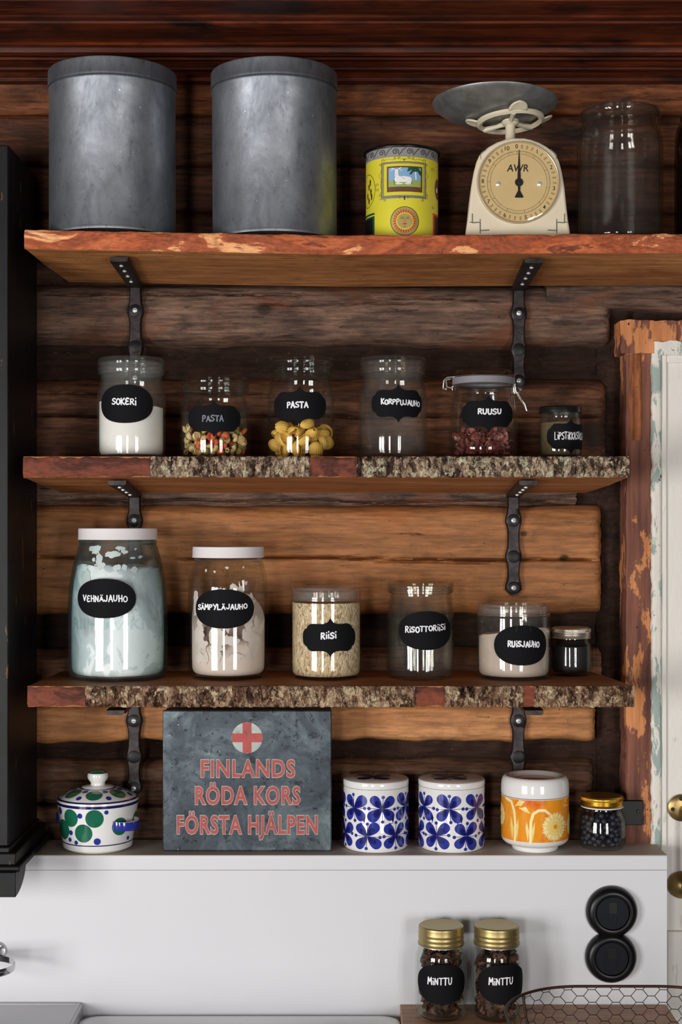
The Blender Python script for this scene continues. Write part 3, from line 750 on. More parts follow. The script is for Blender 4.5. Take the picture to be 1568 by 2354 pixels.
for bx, by, r in ((.142, .110, .092), (-.140, .105, .080)):
    mb = MB(); mb.lathe([(0, .0055), (r*.3, .005), (r*.32, .0062), (r*.92, .0062), (r*.96, .004), (r, .002), (r, -.004)], 56, 0, (bx, by))
    pl = obj('hot_plate', mb, M_plate, hob)
    mb = MB(); mb.lathe([(r, -.004), (r, .0016), (r+.004, .0022), (r+.009, .0008), (r+.016, -.0042)], 56, 0, (bx, by)); obj('plate_rim', mb, M_enamel, pl)
st = thing('steel_side_top', 'brushed grey steel surface in the bottom left corner', 'steel top', (-.55, -.42, CAMZ - .763))
M_steel = plain('brushed_steel', rgb(186,186,188), rough=.38, metal=.55, var=.1, vscale=5)
mb = MB(); x1 = X(192, -.121) + .55; out = [(-.25, -.28), (x1, -.28), (x1, .2985), (-.25, .2985)]
mb.box(-.25, x1, -.28, .2985, -.035, 0); obj('top_sheet', mb, M_steel, st, bevel=.003)
mb = MB(); mb.box(-.25, x1 - .010, .290, .2984, -.001, .0016); mb.box(x1 - .011, x1 - .004, -.28, .2984, -.001, .0012); obj('raised_lip', mb, M_steel, st, bevel=.0007)

# ================================================================== jars
M_glass  = glass('clear_jar_glass', waves=.06)
M_glassw = glass('wavy_old_glass', waves=.15, haze=.05)
M_dusty  = glass('dusty_jar_glass', tint=(.95,.94,.92), edge=(.70,.68,.62), waves=.08, haze=.035)
M_faint  = glass('slightly_dusty_glass', tint=(.95,.94,.92), edge=(.62,.60,.52), waves=.08, haze=.012)
M_lidg   = glass('cloudy_lid_glass', tint=(.93,.91,.88), edge=(.60,.56,.50), waves=.05, haze=.13)
M_olive  = glass('olive_thick_glass', tint=(.955,.955,.93), edge=(.56,.54,.42), waves=.10, haze=.02)
M_teal   = glass('teal_jar_glass', tint=(.984,.995,.995), edge=(.10,.36,.38), waves=.10, haze=.05, epow=1.6)
M_gasket = plain('pale_rubber_gasket', rgb(128,125,132), rough=.6)
M_wire   = plain('clip_wire_steel', rgb(220,218,212), rough=.25, metal=1.0)
M_label  = plain('blackboard_sticker', rgb(17,17,20), rough=.7, spec=.10, var=.12, vscale=30)
M_chalk  = plain('white_chalk_pen', rgb(232,232,236), rough=.9)
M_chalk2 = plain('smudged_chalk_pen', rgb(138,140,154), rough=.9, var=.5, vscale=260)
M_wlid   = plain('white_painted_tin_lid', rgb(226,222,224), rough=.35, var=.03)
M_blid   = plain('black_painted_tin_lid', rgb(22,20,19), rough=.28, spec=.5)
M_silver = plain('pale_metal_lid', rgb(206,196,180), rough=.34, metal=.9, var=.1)
M_gold   = plain('bright_gold_lid', rgb(206,164,62), rough=.30, metal=.95, var=.08)
M_gold2  = plain('dull_gold_lid', rgb(166,148,100), rough=.40, metal=.85, var=.12)

def shell(out, t=.0032, tb=.005):
    """closed glass wall from an outer profile (r, z) listed from the base centre up to the rim"""
    inn = [(max(r - t, 0), z) for r, z in out if z > tb and r > t*1.5]
    z0 = inn[0][1]
    return [(0, out[0][1])] + out + [(inn[-1][0], inn[-1][1])] + inn[::-1] + [(inn[0][0]*.93, z0 - (z0-tb)*.75), (inn[0][0]*.8, tb), (0, tb)]
PROF = {}
def prof_r(jar, inset):
    pf = PROF[jar.name]
    def f(z):
        for a, b in zip(pf, pf[1:]):
            if a[1] <= z <= b[1] and b[1] > a[1]: return a[0] + (b[0]-a[0])*(z-a[1])/(b[1]-a[1]) - inset
        return (pf[0][0] if z < pf[0][1] else pf[-1][0]) - inset
    return f
def smoothprof(pts, it=2):
    """round an (r, z) polyline by corner cutting"""
    for _ in range(it):
        out = [pts[0]]
        for a, b in zip(pts, pts[1:]):
            out += [(a[0]*.75 + b[0]*.25, a[1]*.75 + b[1]*.25), (a[0]*.25 + b[0]*.75, a[1]*.25 + b[1]*.75)]
        pts = out + [pts[-1]]
    return pts

def sticker(jar, R, jx, s, zfun, px, py, w, h, kind, text, tx, ty, tw, th, pen=.0022, rise=0, seed=1, mat=None, arc_w=None, arc_cx=None):
    """a curved blackboard sticker with chalk lettering; px measures are read off the photograph"""
    u = arc((px - jx)*s, R) if arc_cx is None else arc_cx
    aw = arc_w or (arc((px - jx + w/2)*s, R) - arc((px - jx - w/2)*s, R))
    v = zfun(py); hh = h*s
    pts = (oval if kind == 'oval' else plaque)(aw, hh)
    fine = []
    for a, b in zip(pts, pts[1:] + pts[:1]):
        fine += [(a[0] + (b[0]-a[0])*k/3, a[1] + (b[1]-a[1])*k/3) for k in range(3)]
    mb = MB(); d = Dec(mb, cyl(R)); d.solid_blob([(u + a, v + b) for a, b in fine], 0.6, 2.4, 0, 7)
    lab = obj('sticker', mb, M_label, jar, smooth=30)
    mb = MB(); d = Dec(mb, cyl(R))
    ut = arc((tx - jx)*s, R); uw = arc((tx - jx + tw/2)*s, R) - arc((tx - jx - tw/2)*s, R)
    chalk(d, text, ut, zfun(ty), uw, th*s*.88, pen, 3.4, 0, rise, seed)
    obj('lettering', mb, mat or M_chalk, lab, smooth=0)
    return lab

def jar_thing(name, label, px, yc, zs, group=None, cat='jar'):
    t = thing(name, label, cat, (X(px, yc), yc, zs), group)
    s = S(yc); zf = lambda py: max(0.0, Z(py, yc) - zs)
    zfront = lambda R: (lambda py: Z(py, yc - R) - zs)          # rows read on the front of the jar
    return t, s, zf, zfront

def canning_jar(label, px, yc, zs, rows, rr, gl, name='glass_jar', group='old preserving jars with glass lids'):
    """rows: lid top, lid skirt bottom, neck bottom, full width, base; rr: lid, neck, body in px"""
    t, s, zf, zfr = jar_thing(name, label, px, yc, zs, group)
    rl, rn, rb = [q*s for q in rr]; a, b, c, d = [zf(q) for q in rows]
    body = [(rb*.86, 0), (rb*.93, .001), (rb*.985, .006), (rb, .014), (rb, d*.5), (rb, d - .004), (rb*.985, d + .002), (rb*.95, (c+d)/2 + .002), (rn*1.02, c), (rn, c + .003), (rn, b - .001), (rn*1.035, b), (rn*1.035, b + .003), (rn*1.005, b + .004), (rn*1.005, a - .010)]
    mb = MB(); mb.lathe(shell(body), 72); bo = obj('jar_body', mb, gl, t, smooth=40)
    h = a - b
    lid = [(0, a - .0015), (rl*.70, a - .0012), (rl*.80, a - .0015), (rl*.84, a), (rl*.95, a), (rl*.99, a - .002), (rl, a - .005), (rl, b + h*.55), (rl*.985, b + h*.5), (rl*1.0, b + h*.4), (rl*.99, b + h*.08), (rl*.975, b), (rl*.94, b), (rl*.94, a - .008), (rl*.90, a - .0065), (0, a - .0065)]
    mb = MB(); mb.lathe(lid, 72)
    for q in (.30, .62):      # moulded ridges
        z = b + h*q
        mb.lathe([(rl*.99, z + .0016), (rl*1.012, z + .0006), (rl*1.012, z - .0006), (rl*.99, z - .0016)], 72)
    obj('glass_lid', mb, gl, t, smooth=40)
    return t, s, zf, zfr, rb, rn

def fill(name, label, cat, jar, R, ztop, mat, z0=.0056, kind='stuff', n=64, group=None, rprof=None):
    """loose contents: rounded foot, sides against the glass, ztop(x, y) surface"""
    mb = MB(); rprof = rprof or (lambda z: R)
    rings = []
    tops = [ztop(R*cos(2*PI*k/n), R*sin(2*PI*k/n)) for k in range(n)]
    rings.append([mb.vert((0, 0, z0))]*n)
    lv = [(.80, 0.0), (.93, .0012), (.985, .005), (1.0, .010)]
    for f, dz in lv: rings.append([mb.vert((rprof(z0+dz)*f*cos(2*PI*k/n), rprof(z0+dz)*f*sin(2*PI*k/n), z0 + dz)) for k in range(n)])
    for q in (.15, .3, .5, .7, .85, 1.0):
        ring = []
        for k in range(n):
            z = z0 + .010 + (tops[k] - z0 - .010)*q; r = rprof(z)
            ring.append(mb.vert((r*cos(2*PI*k/n), r*sin(2*PI*k/n), z)))
        rings.append(ring)
    rt = rprof(sum(tops)/n)
    for f in (.93, .8, .65, .5, .35, .2, .1): rings.append([mb.vert((rt*f*cos(2*PI*k/n), rt*f*sin(2*PI*k/n), ztop(rt*f*cos(2*PI*k/n), rt*f*sin(2*PI*k/n)))) for k in range(n)])
    rings.append([mb.vert((0, 0, ztop(0, 0)))]*n)
    for A_, B_ in zip(rings, rings[1:]):
        for k in range(n):
            j = (k+1) % n
            q = []
            for i in (A_[k], A_[j], B_[j], B_[k]):
                if i not in q: q.append(i)
            if len(q) > 2: mb.face(q)
    o = obj(name, mb, mat, None, smooth=60, loc=jar.location)
    return tag(o, label, cat, group, kind)

def powder(name, c, var=.06, sc=40, bump=.15):
    return plain(name, c, rough=.95, spec=.05, var=var, vscale=sc, bump=bump)
def inner_patches(mb, R, specs, seed, Rf=None):
    """powder clinging to the inside of the glass"""
    rg = random.Random(seed); d = Dec(mb, cyl(Rf or R), .0002)
    for (u, v, ru, rv) in specs:
        n = 26; ph = rg.uniform(0, 9)
        pts = []
        for i in range(n):
            a = 2*PI*i/n; q = 1 + .45*noise.noise(Vector((cos(a)*1.6 + ph, sin(a)*1.6, ph))) + .22*noise.noise(Vector((cos(a)*5 + ph, sin(a)*5, 2)))
            pts.append((u + ru*q*cos(a), v + rv*q*sin(a)))
        d.blob(pts, 1, 0, 3)

# ---------------------------------------------------------------- second shelf
Y2 = -.112
G2 = 'old preserving jars with glass lids'
t, s, zf, zfr, rb, rn = canning_jar('glass jar of white sugar with an oval chalk label', 302, Y2, ZS2, (825, 862, 884, 910), (76, 70, 78), M_glassw)
sticker(t, rb, 302, s, zfr(rb), 299, 928, 117, 87, 'oval', 'SOKERI', 297, 923, 56, 16, .0022, seed=2)
fill('white_sugar', 'white granulated sugar filling the leftmost jar on the second shelf', 'sugar', t, rb - .0036, lambda x, y: zf(932) - .10*x + .012*y + .0012*fb(x, y, 1, 60), powder('sugar_white', rgb(244,238,232), .04, 220))
sug = t
t, s, zf, zfr, rb, rn = canning_jar('short glass jar half full of mixed coloured pasta, plaque label', 495, Y2, ZS2, (870, 905, 922, 945), (78, 71, 80), M_glass)
sticker(t, rb, 495, s, zfr(rb), 499, 962, 117, 84, 'plaque', 'PASTA', 497, 962, 48, 15, .0019, seed=3, mat=M_chalk2)
jar_mix = (t, rb)
t, s, zf, zfr, rb, rn = canning_jar('tall glass jar with a layer of yellow pasta shells, plaque label', 692, Y2, ZS2, (824, 861, 882, 912), (76, 70, 78), M_glass)
sticker(t, rb, 692, s, zfr(rb), 691, 932, 117, 88, 'plaque', 'PASTA', 687, 930, 48, 14, .0022, seed=4)
jar_shell = (t, rb)
t, s, zf, zfr, rb, rn = canning_jar('empty hazy glass jar with a plaque label, between pasta shells and clip-top jar', 903, Y2, ZS2, (824, 861, 882, 912), (76, 70, 79), M_dusty)
sticker(t, rb, 903, s, zfr(rb), 913, 927, 113, 87, 'plaque', 'KORPPUJAUHO', 921, 925, 86, 13, .0019, rise=-.05, seed=5)

# clip-top jar
t, s, zf, zfr = jar_thing('clip_top_jar', 'wire clip-top glass jar of dried rose petals', 1111, Y2, ZS2)
rb = 78*s; r1 = 68*s
b_ = smoothprof([(rb*.84, 0), (rb*.95, .002), (rb, .013), (rb, .02), (rb*1.005, zf(990)), (rb*.985, zf(945)), (rb*.93, zf(922)), (r1*1.01, zf(904)), (r1*.99, zf(898)), (r1*.99, zf(894))], 2) + [(r1*1.04, zf(892)), (r1*1.04, zf(887)), (r1*.97, zf(885))]
PROF[t.name] = b_; mb = MB(); mb.lathe(shell(b_), 72); obj('jar_body', mb, M_glass, t, smooth=40)
mb = MB(); mb.lathe([(r1*.80, zf(885)), (r1*1.02, zf(885)), (r1*1.045, zf(883)), (r1*1.045, zf(870)), (r1*1.02, zf(869)), (r1*.80, zf(869))], 64); obj('rubber_gasket', mb, M_gasket, t)
a, b = zf(853), zf(869)
mb = MB(); mb.lathe([(0, a - .003), (r1*.72, a - .003), (r1*.76, a), (r1*.93, a), (r1*1.0, a - .003), (r1*1.03, b + .002), (r1*1.03, b), (0, b)], 64); obj('glass_lid', mb, M_glass, t, smooth=40)
mb = MB(); n = 60
for rad, z in ((r1*1.045, zf(868)), (r1*1.055, zf(889))):
    mb.tube([(rad*cos(2*PI*k/n), rad*sin(2*PI*k/n), z) for k in range(n)], .0009, 6, True)
wb = obj('wire_band', mb, M_wire, t)
P_ = lambda px, py, y=0: ((px - 1111)*s, y, zf(py))
mb = MB()
for y in (-.009, .009):
    mb.tube([P_(1043, 867, y), P_(1027, 869, y), P_(1020, 875, y), P_(1018, 893, y*.9), P_(1024, 897, y*.8)], .0011, 7)
    mb.tube([P_(1036, 872, y*.6), P_(1025, 874, y*.6), P_(1027, 890, y*.6), P_(1040, 893, y*.6)], .0010, 7)
mb.tube([P_(1024, 896, -.012), P_(1024, 896, .012)], .0016, 8); mb.tube([P_(1040, 889, -.004), P_(1040, 898, -.004)], .0012, 7)
obj('hinge_wire', mb, M_wire, t)
mb = MB()
for y in (-.010, .010):
    mb.tube([P_(1172, 864, y), P_(1181, 865, y), P_(1182, 880, y), P_(1184, 900, y), P_(1186, 904, y)], .0011, 7)
    mb.tube([P_(1185, 905, y), P_(1196, 900, y*.8), P_(1198, 895, y*.8), P_(1192, 891, y*.8), P_(1184, 893, y*.8)], .0011, 7)
    mb.tube([P_(1190, 905, y*.6), P_(1199, 920, y*.6), P_(1206, 930, y*.6), P_(1210, 944, y*.5)], .0012, 7)
mb.tube([P_(1210, 944, -.005), P_(1210, 944, .005)], .0012, 7); mb.tube([P_(1187, 905, -.012), P_(1187, 905, .012)], .0018, 8)
mb.tube([P_(1180, 865, -.006), P_(1187, 859, -.006)], .001, 6)
obj('clip_wire', mb, M_wire, t)
sticker(t, rb, 1111, s, zfr(rb), 1116, 951, 116, 84, 'plaque', 'RUUSU', 1119, 946, 54, 13, .0022, seed=6)
jar_rose = (t, rb)

# little black-lidded jar
def lug_jar(label, px, yc, zs, rows, rr, gl, lidmat, name='lidded_jar', ridges=0, fluted=False, dome=.001, group=None, under=None):
    """rows: lid top, lid bottom, shoulder, base corner"""
    t, s, zf, zfr = jar_thing(name, label, px, yc, zs, group)
    rl, rn, rb = [q*s for q in rr]; a, b, c = [zf(q) for q in rows]
    bp = smoothprof([(rb*.80, 0), (rb*.93, .001), (rb, .010), (rb, c*.5), (rb*.995, c), (rb*.93, c + (b-c)*.45), (rn, c + (b-c)*.8), (rn, b)], 2) + [(rn, a - .004)]
    PROF[t.name] = bp; mb = MB(); mb.lathe(shell(bp, .0028), 64); obj('jar_body', mb, gl, t, smooth=40)
    h = a - b; lp = [(0, a + dome), (rl*.86, a + dome*.5), (rl*.93, a + .0008), (rl*.985, a - .0006), (rl, a - h*.14)]
    if ridges:
        for k in range(ridges):
            z = a - h*(.42 + .5*k/ridges); q = .5/ridges*h
            lp += [(rl*.985, z + q*.5), (rl*1.005, z + q*.2), (rl*1.005, z - q*.1), (rl*.985, z - q*.35)]
    lp += [(rl*1.0, b + h*.10), (rl*1.025, b + h*.05), (rl*1.02, b), (rl*.96, b), (rl*.95, a - .0016), (0, a - .0016)]
    mb = MB(); st = 0; mb.lathe(lp, 96)
    if fluted:
        for k in range(96):
            a0 = 2*PI*k/96
            x, y = cos(a0)*rl*1.004, sin(a0)*rl*1.004
            mb.tube([(x, y, a - h*.06), (x, y, a - h*.40)], rl*.016, 5)
    obj('lid', mb, lidmat, t, smooth=40)
    if under:
        mb = MB(); mb.lathe([(rl*.98, b - .0002), (rl*1.03, b - .0006), (rl*1.03, b - .0022), (rl*.98, b - .0024)], 64); obj('lid_rim', mb, under, t)
    return t, s, zf, zfr, rb, rn
t, s, zf, zfr, rb, rn = lug_jar('small glass jar with a black lid and wrapped plaque label, right end of second shelf', 1288, -.10, ZS2, (936, 950, 966), (49, 45, 49), M_olive, M_blid)
sticker(t, rb, 1288, s, zfr(rb), 1298, 1003, 0, 82, 'plaque', 'LIPSTIKKASUOLA', 1309, 1001, 58, 19, .0013, rise=-.0, seed=7, arc_w=.080, arc_cx=.0125)
fill('lovage_salt', 'greenish tan herb salt inside the small black-lidded jar', 'salt', t, rb - .0034, lambda x, y: zf(972) + .001*fb(x, y, 1, 60), powder('herb_salt', rgb(116,100,70), .35, 160))

# ---------------------------------------------------------------- third shelf
Y3 = -.098
def big_jar(label, px, yc, zs, rows, rr, gl, name='storage_jar', squash=1.0):
    """white tin lid, sloping shoulder; rows: lid top, lid bottom, neck bottom, shoulder mid, shoulder end"""
    t, s, zf, zfr = jar_thing(name, label, px, yc, zs)
    rl, rn, rm, rb, rf = [q*s for q in rr]; a, b, c, m_, e = [zf(q) for q in rows]
    bp = smoothprof([(rf*.90, 0), (rf*.98, .001), (rb*.985, .010), (rb, .024), (rb, e*.5), (rb, e), (rm, m_), (rn*1.01, c + .003), (rn*.985, c)], 3) + [(rn*.99, c + .0005), (rn*1.02, c + .002), (rn*1.03, b - .004), (rn*1.01, b - .002), (rn*.97, b + .001), (rn*.97, a - .003)]
    mb = MB(); mb.lathe(shell(bp, .004, .006), 80); obj('jar_body', mb, gl, t, smooth=40)
    mb = MB(); mb.lathe([(0, a + .0004), (rl*.90, a + .0004), (rl*.95, a + .0016), (rl*.985, a + .001), (rl, a - .001), (rl, b + .002), (rl*1.012, b + .001), (rl*1.012, b), (rl*.975, b), (rl*.97, a - .0012), (0, a - .0012)], 80); PROF[t.name] = bp
    obj('lid', mb, M_wlid, t, smooth=40)
    return t, s, zf, zfr, rb
t, s, zf, zfr, rb = big_jar('big teal glass jar of wheat flour with a white lid, left end of third shelf', 271, Y3, ZS3, (1216, 1240, 1252, 1300, 1372), (90, 87, 103, 114, 111), M_teal)
vj = t
sticker(t, rb, 271, s, zfr(rb), 258, 1376, 132, 88, 'oval', 'VEHNÄJAUHO', 258, 1376, 100, 15, .0019, seed=8)
mb = MB(); d = Dec(mb, cyl(rb), .0004)
d.text('RIIHIMÄKI', arc(-11*s, rb), zfr(rb)(1437), .0245, 1, 0, sx=1.12, offset=.0004, spacing=1.05)
z_ = len(mb.v); f_ = list(mb.f)
# give the moulded letters a body
lo = [mb.vert(cyl(rb)(0, 0, 0)) for _ in range(0)]
obj('moulded_lettering', mb, glass('teal_moulded_letter', tint=(.88,.94,.94), edge=(.3,.5,.5), f0=.08, rough=.12), t, smooth=0)
def vtop(x, y): return zf(1300) - .05*x + .30*y*0 + .006*fb(x, y, 2, 25)
vr = prof_r(t, .0062)
def flour_mat():
    q = N('wheat_flour'); q.set(rough=.95, spec=.05); f = q.noise(q.co((1, 1, .7)), 16, 6, .6, .7); g = q.noise(q.co(), 160, 4, .7)
    c = q.ramp(f, [(.38, rgb(178,184,186)), (.46, rgb(206,212,213)), (.53, rgb(210,217,218)), (.555, rgb(250,252,250)), (.8, rgb(244,249,248))])
    q.set(col=c); q.bump(g, .2, .002); return q.m
M_vfl = flour_mat()
fill('wheat_flour', 'white wheat flour filling the big teal jar', 'flour', t, rb - .0046, vtop, M_vfl, rprof=vr, z0=.0066)
mb = MB(); rg = random.Random(3)
sp = [(rg.uniform(-.055, .05), zfr(rb)(rg.uniform(1258, 1312)), rg.uniform(.0012, .006), rg.uniform(.001, .005)) for _ in range(22)] + [(-.045, zfr(rb)(1330), .012, .012), (-.02, zfr(rb)(1290), .006, .012), (-.03, zfr(rb)(1262), .012, .005), (.0, zfr(rb)(1275), .012, .005)]
inner_patches(mb, rb, sp, 2, Rf=lambda v: vr(v) + .0008)
o = obj('flour_dust', mb, powder('flour_dust', rgb(232,236,232), .2, 60), None, smooth=60, loc=t.location)
tag(o, 'white flour clinging inside the neck of the big teal jar', 'flour dust', None, 'stuff')

t, s, zf, zfr, rb = big_jar('tall clear jar of pale roll flour with a white lid', 525, Y3, ZS3, (1258, 1281, 1291, 1318, 1350), (82, 77, 87, 92, 87), M_glass)
sticker(t, rb, 525, s, zfr(rb), 521, 1400, 131, 88, 'oval', 'SÄMPYLÄJAUHO', 517, 1395, 110, 13, .0019, rise=.02, seed=9)
def stop(x, y):
    f = (y + rb)/(2*rb)
    return zf(1512) + (zf(1362) - zf(1512))*min(1, max(0, f*1.12 - .02))**.8 - .10*x + .003*fb(x, y, 5, 30)
M_sfl = powder('roll_flour', rgb(222,202,190), .12, 22)
fill('roll_flour', 'pinkish roll flour sloping in the tall white-lidded clear jar', 'flour', t, rb - .0046, stop, M_sfl, z0=.0066, rprof=prof_r(t, .0062))
mb = MB(); rg = random.Random(8)
sp = [(rg.uniform(-.06, .06), zfr(rb)(rg.uniform(1350, 1520)), rg.uniform(.003, .014), rg.uniform(.004, .012)) for _ in range(60)] + [(rg.uniform(-.05, .05), zfr(rb)(rg.uniform(1300, 1350)), rg.uniform(.001, .004), rg.uniform(.001, .004)) for _ in range(5)]
inner_patches(mb, rb, sp, 4, Rf=lambda v: prof_r(t, .0050)(v))
o = obj('flour_dust', mb, powder('flour_film', rgb(226,212,202), .2, 50), None, smooth=60, loc=t.location)
tag(o, 'pale flour film clinging inside the tall white-lidded clear jar', 'flour dust', None, 'stuff')

def canister(label, px, yc, zs, rows, rr, gl, name='glass_canister'):
    t, s, zf, zfr = jar_thing(name, label, px, yc, zs, 'straight glass canisters with flush lids')
    rl, rb = [q*s for q in rr]; a, b = [zf(q) for q in rows]
    bp = [(rb*.86, 0), (rb*.94, .001), (rb*.985, .006), (rb, .014), (rb, b - .004), (rb*.995, b - .0015), (rb*.965, b), (rb*.965, b + .002)]
    mb = MB(); mb.lathe(shell(bp, .0026, .004), 72); obj('jar_body', mb, gl, t, smooth=40)
    mb = MB(); mb.lathe([(0, a - .004), (rl*.86, a - .004), (rl*.90, a), (rl*.97, a), (rl, a - .002), (rl, b + .003), (rl*1.02, b + .002), (rl*1.02, b + .0004), (rl*.90, b + .0004), (rl*.90, a - .007), (0, a - .007)], 72)
    obj('clear_lid', mb, M_lidg, t, smooth=40)
    mb = MB(); d = Dec(mb, cyl(rb), .0007); u0, z0 = arc((6 if px < 900 else 12)*s, rb), zfr(rb)(1392 if px < 900 else 1428)
    d.stroke([(u0 - .012, z0 - .016), (u0 - .0075, z0), (u0 + .0075, z0), (u0 + .012, z0 - .016)], .0016, 1, 0)
    obj('moulded_mark', mb, gl, t, smooth=0)
    return t, s, zf, zfr, rb
t, s, zf, zfr, rb = canister('straight glass canister full of brown rice grains, plaque label', 750, Y3, ZS3, (1349, 1379), (79, 82), M_glass)
sticker(t, rb, 750, s, zfr(rb), 760, 1466, 117, 88, 'plaque', 'RIISI', 757, 1461, 36, 15, .0024, rise=.05, seed=10)
def rice_mat():
    q = N('brown_rice'); q.set(rough=.8, spec=.2)
    co = q.co((1, 1, .45)); v = q.n('ShaderNodeTexVoronoi'); q.l(co, v.inputs['Vector']); v.inputs['Scale'].default_value = 420
    sp = q.n('ShaderNodeSeparateColor'); q.l(v.outputs['Color'], sp.inputs[0])
    c = q.ramp(sp.outputs[0], [(0, rgb(150,118,86)), (.25, rgb(206,178,140)), (.7, rgb(226,202,166)), (1, rgb(240,222,192))])
    e = q.voro(co, 420, 'DISTANCE_TO_EDGE')
    q.set(col=q.mix(q.ramp(e, [(.0, BW(.55)), (.10, BW(0))]), c, rgb(150,116,82))); q.bump(e, .6, .002); return q.m
fill('brown_rice', 'brown rice grains filling the straight canister', 'rice', t, rb - .003, lambda x, y: zf(1384) + .001*fb(x, y, 2, 80), rice_mat(), z0=.0045)

t, s, zf, zfr, rb, rn = canning_jar('empty glass jar with an oval chalk label and thick olive glass lid', 967, Y3, ZS3, (1337, 1362, 1378, 1414), (76, 71, 78), M_olive)
sticker(t, rb, 967, s, zfr(rb), 977, 1450, 116, 87, 'oval', 'RISOTTORIISI', 976, 1445, 90, 14, .0019, rise=.05, seed=11)

t, s, zf, zfr, rb = canister('straight glass canister of grey rye flour, oval label', 1181, Y3, ZS3, (1387, 1413), (82, 84), M_dusty)
sticker(t, rb, 1181, s, zfr(rb), 1192, 1484, 118, 90, 'oval', 'RUISJAUHO', 1196, 1481, 72, 14, .0022, rise=-.02, seed=12)
fill('rye_flour', 'greyish rye flour in the canister at the right of the third shelf', 'flour', t, rb - .003, lambda x, y: zf(1452) + .10*x - .10*y*(1 if y < 0 else .3) + .0022*fb(x, y, 4, 40), powder('rye_flour', rgb(214,200,190), .12, 60), z0=.0045)

t, s, zf, zfr, rb, rn = lug_jar('small dark jar with a pale metal screw lid, behind the rye flour canister', 1313, -.060, ZS3, (1443, 1466, 1482), (44.5, 43, 49), M_glass, M_silver, ridges=2, fluted=True)
fill('dark_seeds', 'dark contents of the small jar at the right end of the third shelf', 'seeds', t, rb - .0031, lambda x, y: zf(1484) + .001*fb(x, y, 2, 80), plain('dark_seed', rgb(28,20,18), rough=.6, var=.5, vscale=320, bump=.6), rprof=prof_r(t, .0034))

# ---------------------------------------------------------------- on the ledge and worktop
t, s, zf, zfr, rb, rn = lug_jar('round-bellied jar of dark berries with a bright gold lid', 1384, -.062, ZL, (1829, 1850, 1862), (47.5, 44, 44), M_glass, M_gold, ridges=3, fluted=True, under=M_wlid)
jar_berry = t
PROF[t.name] = None; bb = t.children[0]; bb.data.materials.clear()
rbb = 56*s
bpf = smoothprof([(rbb*.74, 0), (rbb*.86, .001), (rbb*.95, .010), (rbb*1.0, zf(1918)), (rbb*.985, zf(1895)), (rbb*.93, zf(1875)), (44*s, zf(1860)), (44*s, zf(1852))], 2) + [(44*s, zf(1834))]
mb = MB(); mb.lathe(shell(bpf, .0026), 64); nb = obj('jar_body', mb, M_glass, None, smooth=40)
bb.data = nb.data; bpy.data.objects.remove(nb)
berry_prof = [(r - .0030, z) for r, z in bpf]

Yc = -.172; jars_mint = []
for px, lab, sx_ in ((1014, 'mint jar with a dull gold lid, standing apart from the wire basket', 1012), (1142, 'mint jar with a dull gold lid, partly behind the wire basket rim', 1150)):
    t, s, zf, zfr, rb, rn = lug_jar(lab, px, Yc, ZC, (2126, 2166, 2196), (52, 49, 59), M_glass, M_gold2, name='mint_jar', ridges=2, dome=.0006, group='gold-lidded mint jars on the worktop', under=M_silver)
    sticker(t, rb, px, s, lambda py, rb=rb: Z(py, Yc - rb) - ZC, sx_, 2264, 0, 90, 'oval', 'MINTTU', 1008 if px < 1100 else 1147, 2257, 54, 17, .0018, seed=13, arc_w=.088, arc_cx=(-.002 if px < 1100 else .008))
    jars_mint.append((t, rb, zf))

# ---------------------------------------------------------------- top shelf glass jars
t, s, zf, zfr = jar_thing('large_glass_jar', 'large empty glass jar standing beside the kitchen scale', 1425, -.128, ZS1f(1425))
r1, r2 = 86*s, 98*s
b_ = smoothprof([(r2*.90, 0), (r2*.98, .002), (r2, .012), (r2, .05), (r2, zf(345)), (r2*.985, zf(318)), (r1*1.03, zf(296)), (r1*.99, zf(286)), (r1*.99, zf(276))], 2) + [(r1*1.05, zf(274)), (r1*1.07, zf(271)), (r1*1.07, zf(262)), (r1, zf(260)), (r1*1.0, zf(258))]
mb = MB(); mb.lathe(shell(b_, .004), 80)
mb.lathe([(r2*.999, zf(392) + .0008), (r2*1.006, zf(392)), (r2*.999, zf(392) - .0008)], 80); mb.lathe([(r2*.999, zf(344) + .0008), (r2*1.006, zf(344)), (r2*.999, zf(344) - .0008)], 80)
obj('jar_body', mb, M_faint, t, smooth=40)
mb = MB(); a, b = zf(257), zf(262)
mb.lathe([(0, a + .002), (r1*.8, a + .002), (r1*.96, a + .001), (r1*1.0, a - .002), (r1*1.03, b + .004), (r1*1.04, b), (r1*.98, b - .001), (0, b - .001)], 80); obj('glass_lid', mb, M_faint, t, smooth=40)
t, s, zf, zfr = jar_thing('amber_glass_jar', 'dark amber jar cut off by the right edge of the top shelf', 1640, -.128, ZS1f(1640))
r2 = 88*s; b_ = smoothprof([(r2*.9, 0), (r2*.98, .002), (r2, .012), (r2, zf(330)), (r2*.95, zf(296)), (r2*.8, zf(276)), (r2*.8, zf(262))], 2)
mb = MB(); mb.lathe(shell(b_, .004), 64); obj('jar_body', mb, glass('amber_glass', tint=(.55,.50,.36), edge=(.18,.14,.07), waves=.3), t, smooth=40)
mb = MB(); a, b = zf(262), zf(276); mb.lathe([(0, a + .002), (r2*.82, a + .001), (r2*.84, a - .001), (r2*.84, b), (r2*.8, b), (r2*.8, a - .002), (0, a - .002)], 48); obj('lid', mb, M_blid, t)

